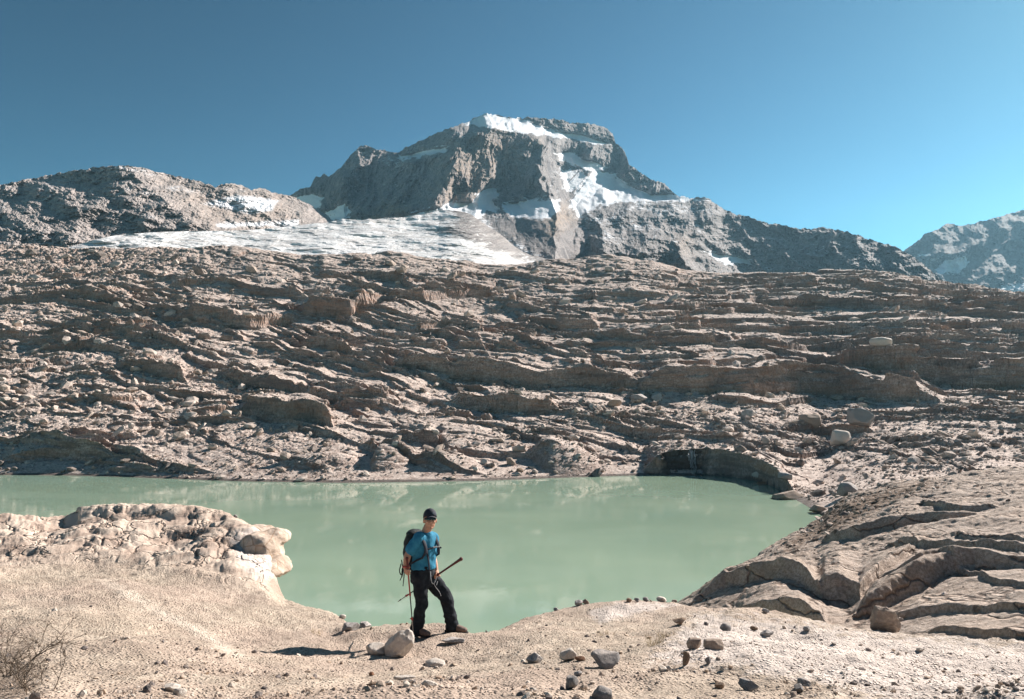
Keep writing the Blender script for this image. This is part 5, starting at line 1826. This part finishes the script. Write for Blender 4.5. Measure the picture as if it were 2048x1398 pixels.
# ---- head wear
bm = bmesh.new()
n = 24
prev = None
for i in range(9):
    ph = i / 8 * math.pi / 2
    ring = []
    for q in range(n):
        a = 2 * math.pi * q / n
        ca, sa = math.cos(a), math.sin(a)
        ring.append(bm.verts.new(H(-0.008 + 0.113 * ca * math.cos(ph), 0.090 * sa * math.cos(ph), 0.020 + 0.020 * ca * math.cos(ph) * 0.6 + 0.118 * math.sin(ph) ** 0.85)) if i < 8 else None)
    if i == 8:
        top = bm.verts.new(H(-0.008, 0, 0.138))
        for q in range(n):
            bm.faces.new((prev[q], prev[(q + 1) % n], top))
    else:
        if prev:
            for q in range(n):
                bm.faces.new((prev[q], prev[(q + 1) % n], ring[(q + 1) % n], ring[q]))
        prev = ring
for q in range(0, n):
    pass
cap = part("cap", bm, M_CAP, person)
sol = cap.modifiers.new("thickness", 'SOLIDIFY')
sol.thickness = 0.004
bm = bmesh.new()
rows = []
for i in range(6):
    t = i / 5
    row = []
    for q in range(13):
        a = math.radians(-66 + 132 * q / 12)
        x = -0.008 + 0.112 * math.cos(a) + t * 0.080 * math.cos(a) ** 0.5
        y = 0.089 * math.sin(a) * (1 - 0.10 * t)
        z = 0.026 + 0.012 * math.cos(a) - t * 0.016 - 0.9 * y * y / 0.09 * 0.03 / 0.09
        row.append(bm.verts.new(H(x, y, z)))
    rows.append(row)
for i in range(5):
    for q in range(12):
        bm.faces.new((rows[i][q], rows[i + 1][q], rows[i + 1][q + 1], rows[i][q + 1]))
br = part("brim", bm, M_CAP, cap)
sol = br.modifiers.new("thickness", 'SOLIDIFY')
sol.thickness = 0.004
bm = bmesh.new()
bmesh.ops.create_cube(bm, size=1.0, matrix=Matrix.Translation(H(0.098, 0.030, 0.070)) @ Matrix.Rotation(math.atan2(hf.y, hf.x) + 0.3, 4, 'Z') @ Matrix.Rotation(-0.35, 4, 'Y') @ Matrix.Diagonal((0.006, 0.016, 0.016, 1)))
part("badge", bm, M_ALU, cap, sm=False)
bm = bmesh.new()
rows = []
for i in range(5):
    z = 0.018 - 0.040 * i / 4
    row = []
    for q in range(17):
        a = math.radians(-85 + 170 * q / 16)
        w_ = 1 - 0.5 * abs(q - 8) / 8 * abs(i - 2) / 2
        row.append(bm.verts.new(H(0.004 + 0.104 * math.cos(a), 0.081 * math.sin(a), -0.002 + (z + 0.002) * w_ - (0.008 if q == 8 and i == 4 else 0) * -1)))
    rows.append(row)
for i in range(4):
    for q in range(16):
        bm.faces.new((rows[i][q], rows[i + 1][q], rows[i + 1][q + 1], rows[i][q + 1]))
sg_ = part("sunglasses", bm, M_GLASS, person)
sol = sg_.modifiers.new("thickness", 'SOLIDIFY')
sol.thickness = 0.003
bm = bmesh.new()
ball(bm, H(-0.030, 0, -0.008), (0.086, 0.0825, 0.062), hax)
part("hair", bm, M_HAIR, person)

# ---- backpack with straps: a thing of its own
pack = bpy.data.objects.new("backpack", None)
pack.location = J(812, 1100, 0.12)
link(pack)
tag(pack, "dark hiking backpack with dangling straps worn by the hiker", "backpack")
bk = -f_
bm = bmesh.new()
PB = J(848, 1100)
rings = []
for (dz, off, ws, wf) in [(0.25, 0.16, 0.06, 0.04), (0.235, 0.17, 0.11, 0.065), (0.19, 0.185, 0.14, 0.080), (0.10, 0.20, 0.15, 0.095), (-0.02, 0.205, 0.152, 0.100), (-0.13, 0.20, 0.142, 0.088), (-0.21, 0.185, 0.12, 0.07), (-0.25, 0.175, 0.085, 0.04)]:
    rings.append((PB + bk * off + up * dz - up * 0.02, s_ * ws, f_ * wf))
loft(rings, bm)
pb = part("pack_body", bm, M_PACK, pack, 0.009, 3, lambda p: 0.012 * fbm3(p[:, 0] / 0.12, p[:, 1] / 0.12, p[:, 2] / 0.10, 3, 171) - 0.006 * np.abs(perlin3(p[:, 0] / 0.05, p[:, 1] / 0.05, p[:, 2] / 0.20, 172)))
bm = bmesh.new()
ball(bm, PB + bk * 0.175 + up * 0.20, (0.085, 0.140, 0.050), (f_, s_, up))
part("pack_lid", bm, M_PACK, pack, 0.009, 2, lambda p: 0.008 * fbm3(p[:, 0] / 0.1, p[:, 1] / 0.1, p[:, 2] / 0.08, 3, 173))
for sg in (-1, 1):
    T = lambda a, b, c: PB + f_ * a + s_ * (sg * b) + up * c
    bm = bmesh.new()
    limb(bm, [T(-0.13, 0.075, 0.17), T(-0.05, 0.095, 0.205), T(0.06, 0.11, 0.175), T(0.125, 0.115, 0.10), T(0.145, 0.120, 0.02), T(0.12, 0.155, -0.06)], [0.026, 0.030, 0.030, 0.028, 0.026, 0.020], 0.38, tuple(s_))
    limb(bm, [T(0.12, 0.155, -0.06), T(0.02, 0.188, -0.11), T(-0.10, 0.15, -0.17)], [0.013, 0.012, 0.012], 0.4, (0, 0, 1))
    part("shoulder_strap", bm, M_STRAP, pack)
bm = bmesh.new()
limb(bm, [PB + f_ * 0.135 - s_ * 0.118 + up * 0.035, PB + f_ * 0.158 + up * 0.045, PB + f_ * 0.140 + s_ * 0.118 + up * 0.04], [0.010] * 3, 0.4, (0, 0, 1))
limb(bm, [PB + f_ * 0.140 + s_ * 0.118 + up * 0.042, PB + f_ * 0.165 + s_ * 0.145 + up * 0.025], [0.011, 0.011], 0.6, (0, 0, 1))
part("chest_strap", bm, M_STRAP, pack)
bm = bmesh.new()
limb(bm, [PB + f_ * 0.145 - s_ * 0.10 + up * 0.02, PB + f_ * 0.152 - s_ * 0.075 - up * 0.10, PB + f_ * 0.155 - s_ * 0.06 - up * 0.22], [0.017, 0.016, 0.015], 0.35, tuple(s_))
part("webbing_strap", bm, M_STRAP, pack)
for (pts) in ([(802, 1128, 0.06), (799, 1142, 0.02), (803, 1150, 0.02), (804, 1138, 0.04)], [(805, 1132, 0.0), (804, 1150, -0.02), (800, 1161, -0.02)], [(808, 1136, 0.0), (808, 1152, -0.03), (806, 1172, -0.03)], [(803, 1120, 0.08), (806, 1140, 0.04), (804, 1154, 0.02)]):
    bm = bmesh.new()
    limb(bm, [J(*p) for p in pts], [0.007] * (len(pts) - 1) + [0.005], 0.6, (1, 0, 0), 4)
    part("dangling_strap", bm, M_BLK, pack)


# ---- trekking poles
def pole(A, B, label, grip_len, strap_at, joint=0.45, rc=0.72, fat=1.0):
    root = bpy.data.objects.new("trekking_pole", None)
    root.location = B
    link(root)
    tag(root, label, "trekking pole", "trekking poles")
    d = (B - A)
    bm = bmesh.new()
    limb(bm, [A, A.lerp(B, grip_len * 0.5), A.lerp(B, grip_len)], [0.016 * fat, 0.0125, 0.0125], n_sub=4)
    ball(bm, A, (0.02 * fat,) * 3)
    part("grip", bm, M_GRIP, root)
    bm = bmesh.new()
    limb(bm, [A.lerp(B, grip_len - 0.02), A.lerp(B, joint)], [0.0105, 0.0095], n_sub=4)
    part("upper_shaft", bm, M_RED, root)
    bm = bmesh.new()
    limb(bm, [A.lerp(B, joint - 0.01), A.lerp(B, rc)], [0.0075, 0.0072], n_sub=4)
    part("middle_shaft", bm, M_BLK, root)
    bm = bmesh.new()
    limb(bm, [A.lerp(B, joint - 0.01), A.lerp(B, joint + 0.012)], [0.0125, 0.0125], n_sub=3)
    part("clamp", bm, M_RED, root)
    bm = bmesh.new()
    limb(bm, [A.lerp(B, rc - 0.012), A.lerp(B, rc + 0.012)], [0.0135, 0.0135], n_sub=3)
    cl = part("clamp", bm, M_RED, root)
    bm = bmesh.new()
    limb(bm, [A.lerp(B, rc) - Vector((0.022, 0, 0)), A.lerp(B, rc)], [0.007, 0.007], n_sub=3)
    part("lever", bm, M_RED, cl)
    bm = bmesh.new()
    limb(bm, [A.lerp(B, rc), A.lerp(B, 0.985)], [0.0065, 0.006], n_sub=4)
    part("lower_shaft", bm, M_ALU, root)
    bm = bmesh.new()
    limb(bm, [A.lerp(B, 0.95), B], [0.008, 0.004], n_sub=4)
    part("tip", bm, M_BLK, root)
    if strap_at:
        bm = bmesh.new()
        limb(bm, strap_at, [0.011] * len(strap_at), 0.35, (0, 0, 1), 5)
        part("wrist_strap", bm, M_RED, root)
    return root


a_ = wr_r.lerp(el_r, 0.12)
ring = [a_ + Vector((0.042 * math.cos(q * 0.785), 0.042 * math.sin(q * 0.785), 0.006 * math.sin(q))) for q in range(9)]
pole(P1a, P1b, "upright red trekking pole planted beside the pale boulder, held at the hiker's side", 0.10, [P1a.lerp(P1b, 0.03)] + ring, 0.43, 0.72)
pole(P2a, P2b, "slanting dark trekking pole pointing up to the right across the hiker's thigh", 0.40, None, 0.62, 0.85, 1.2)
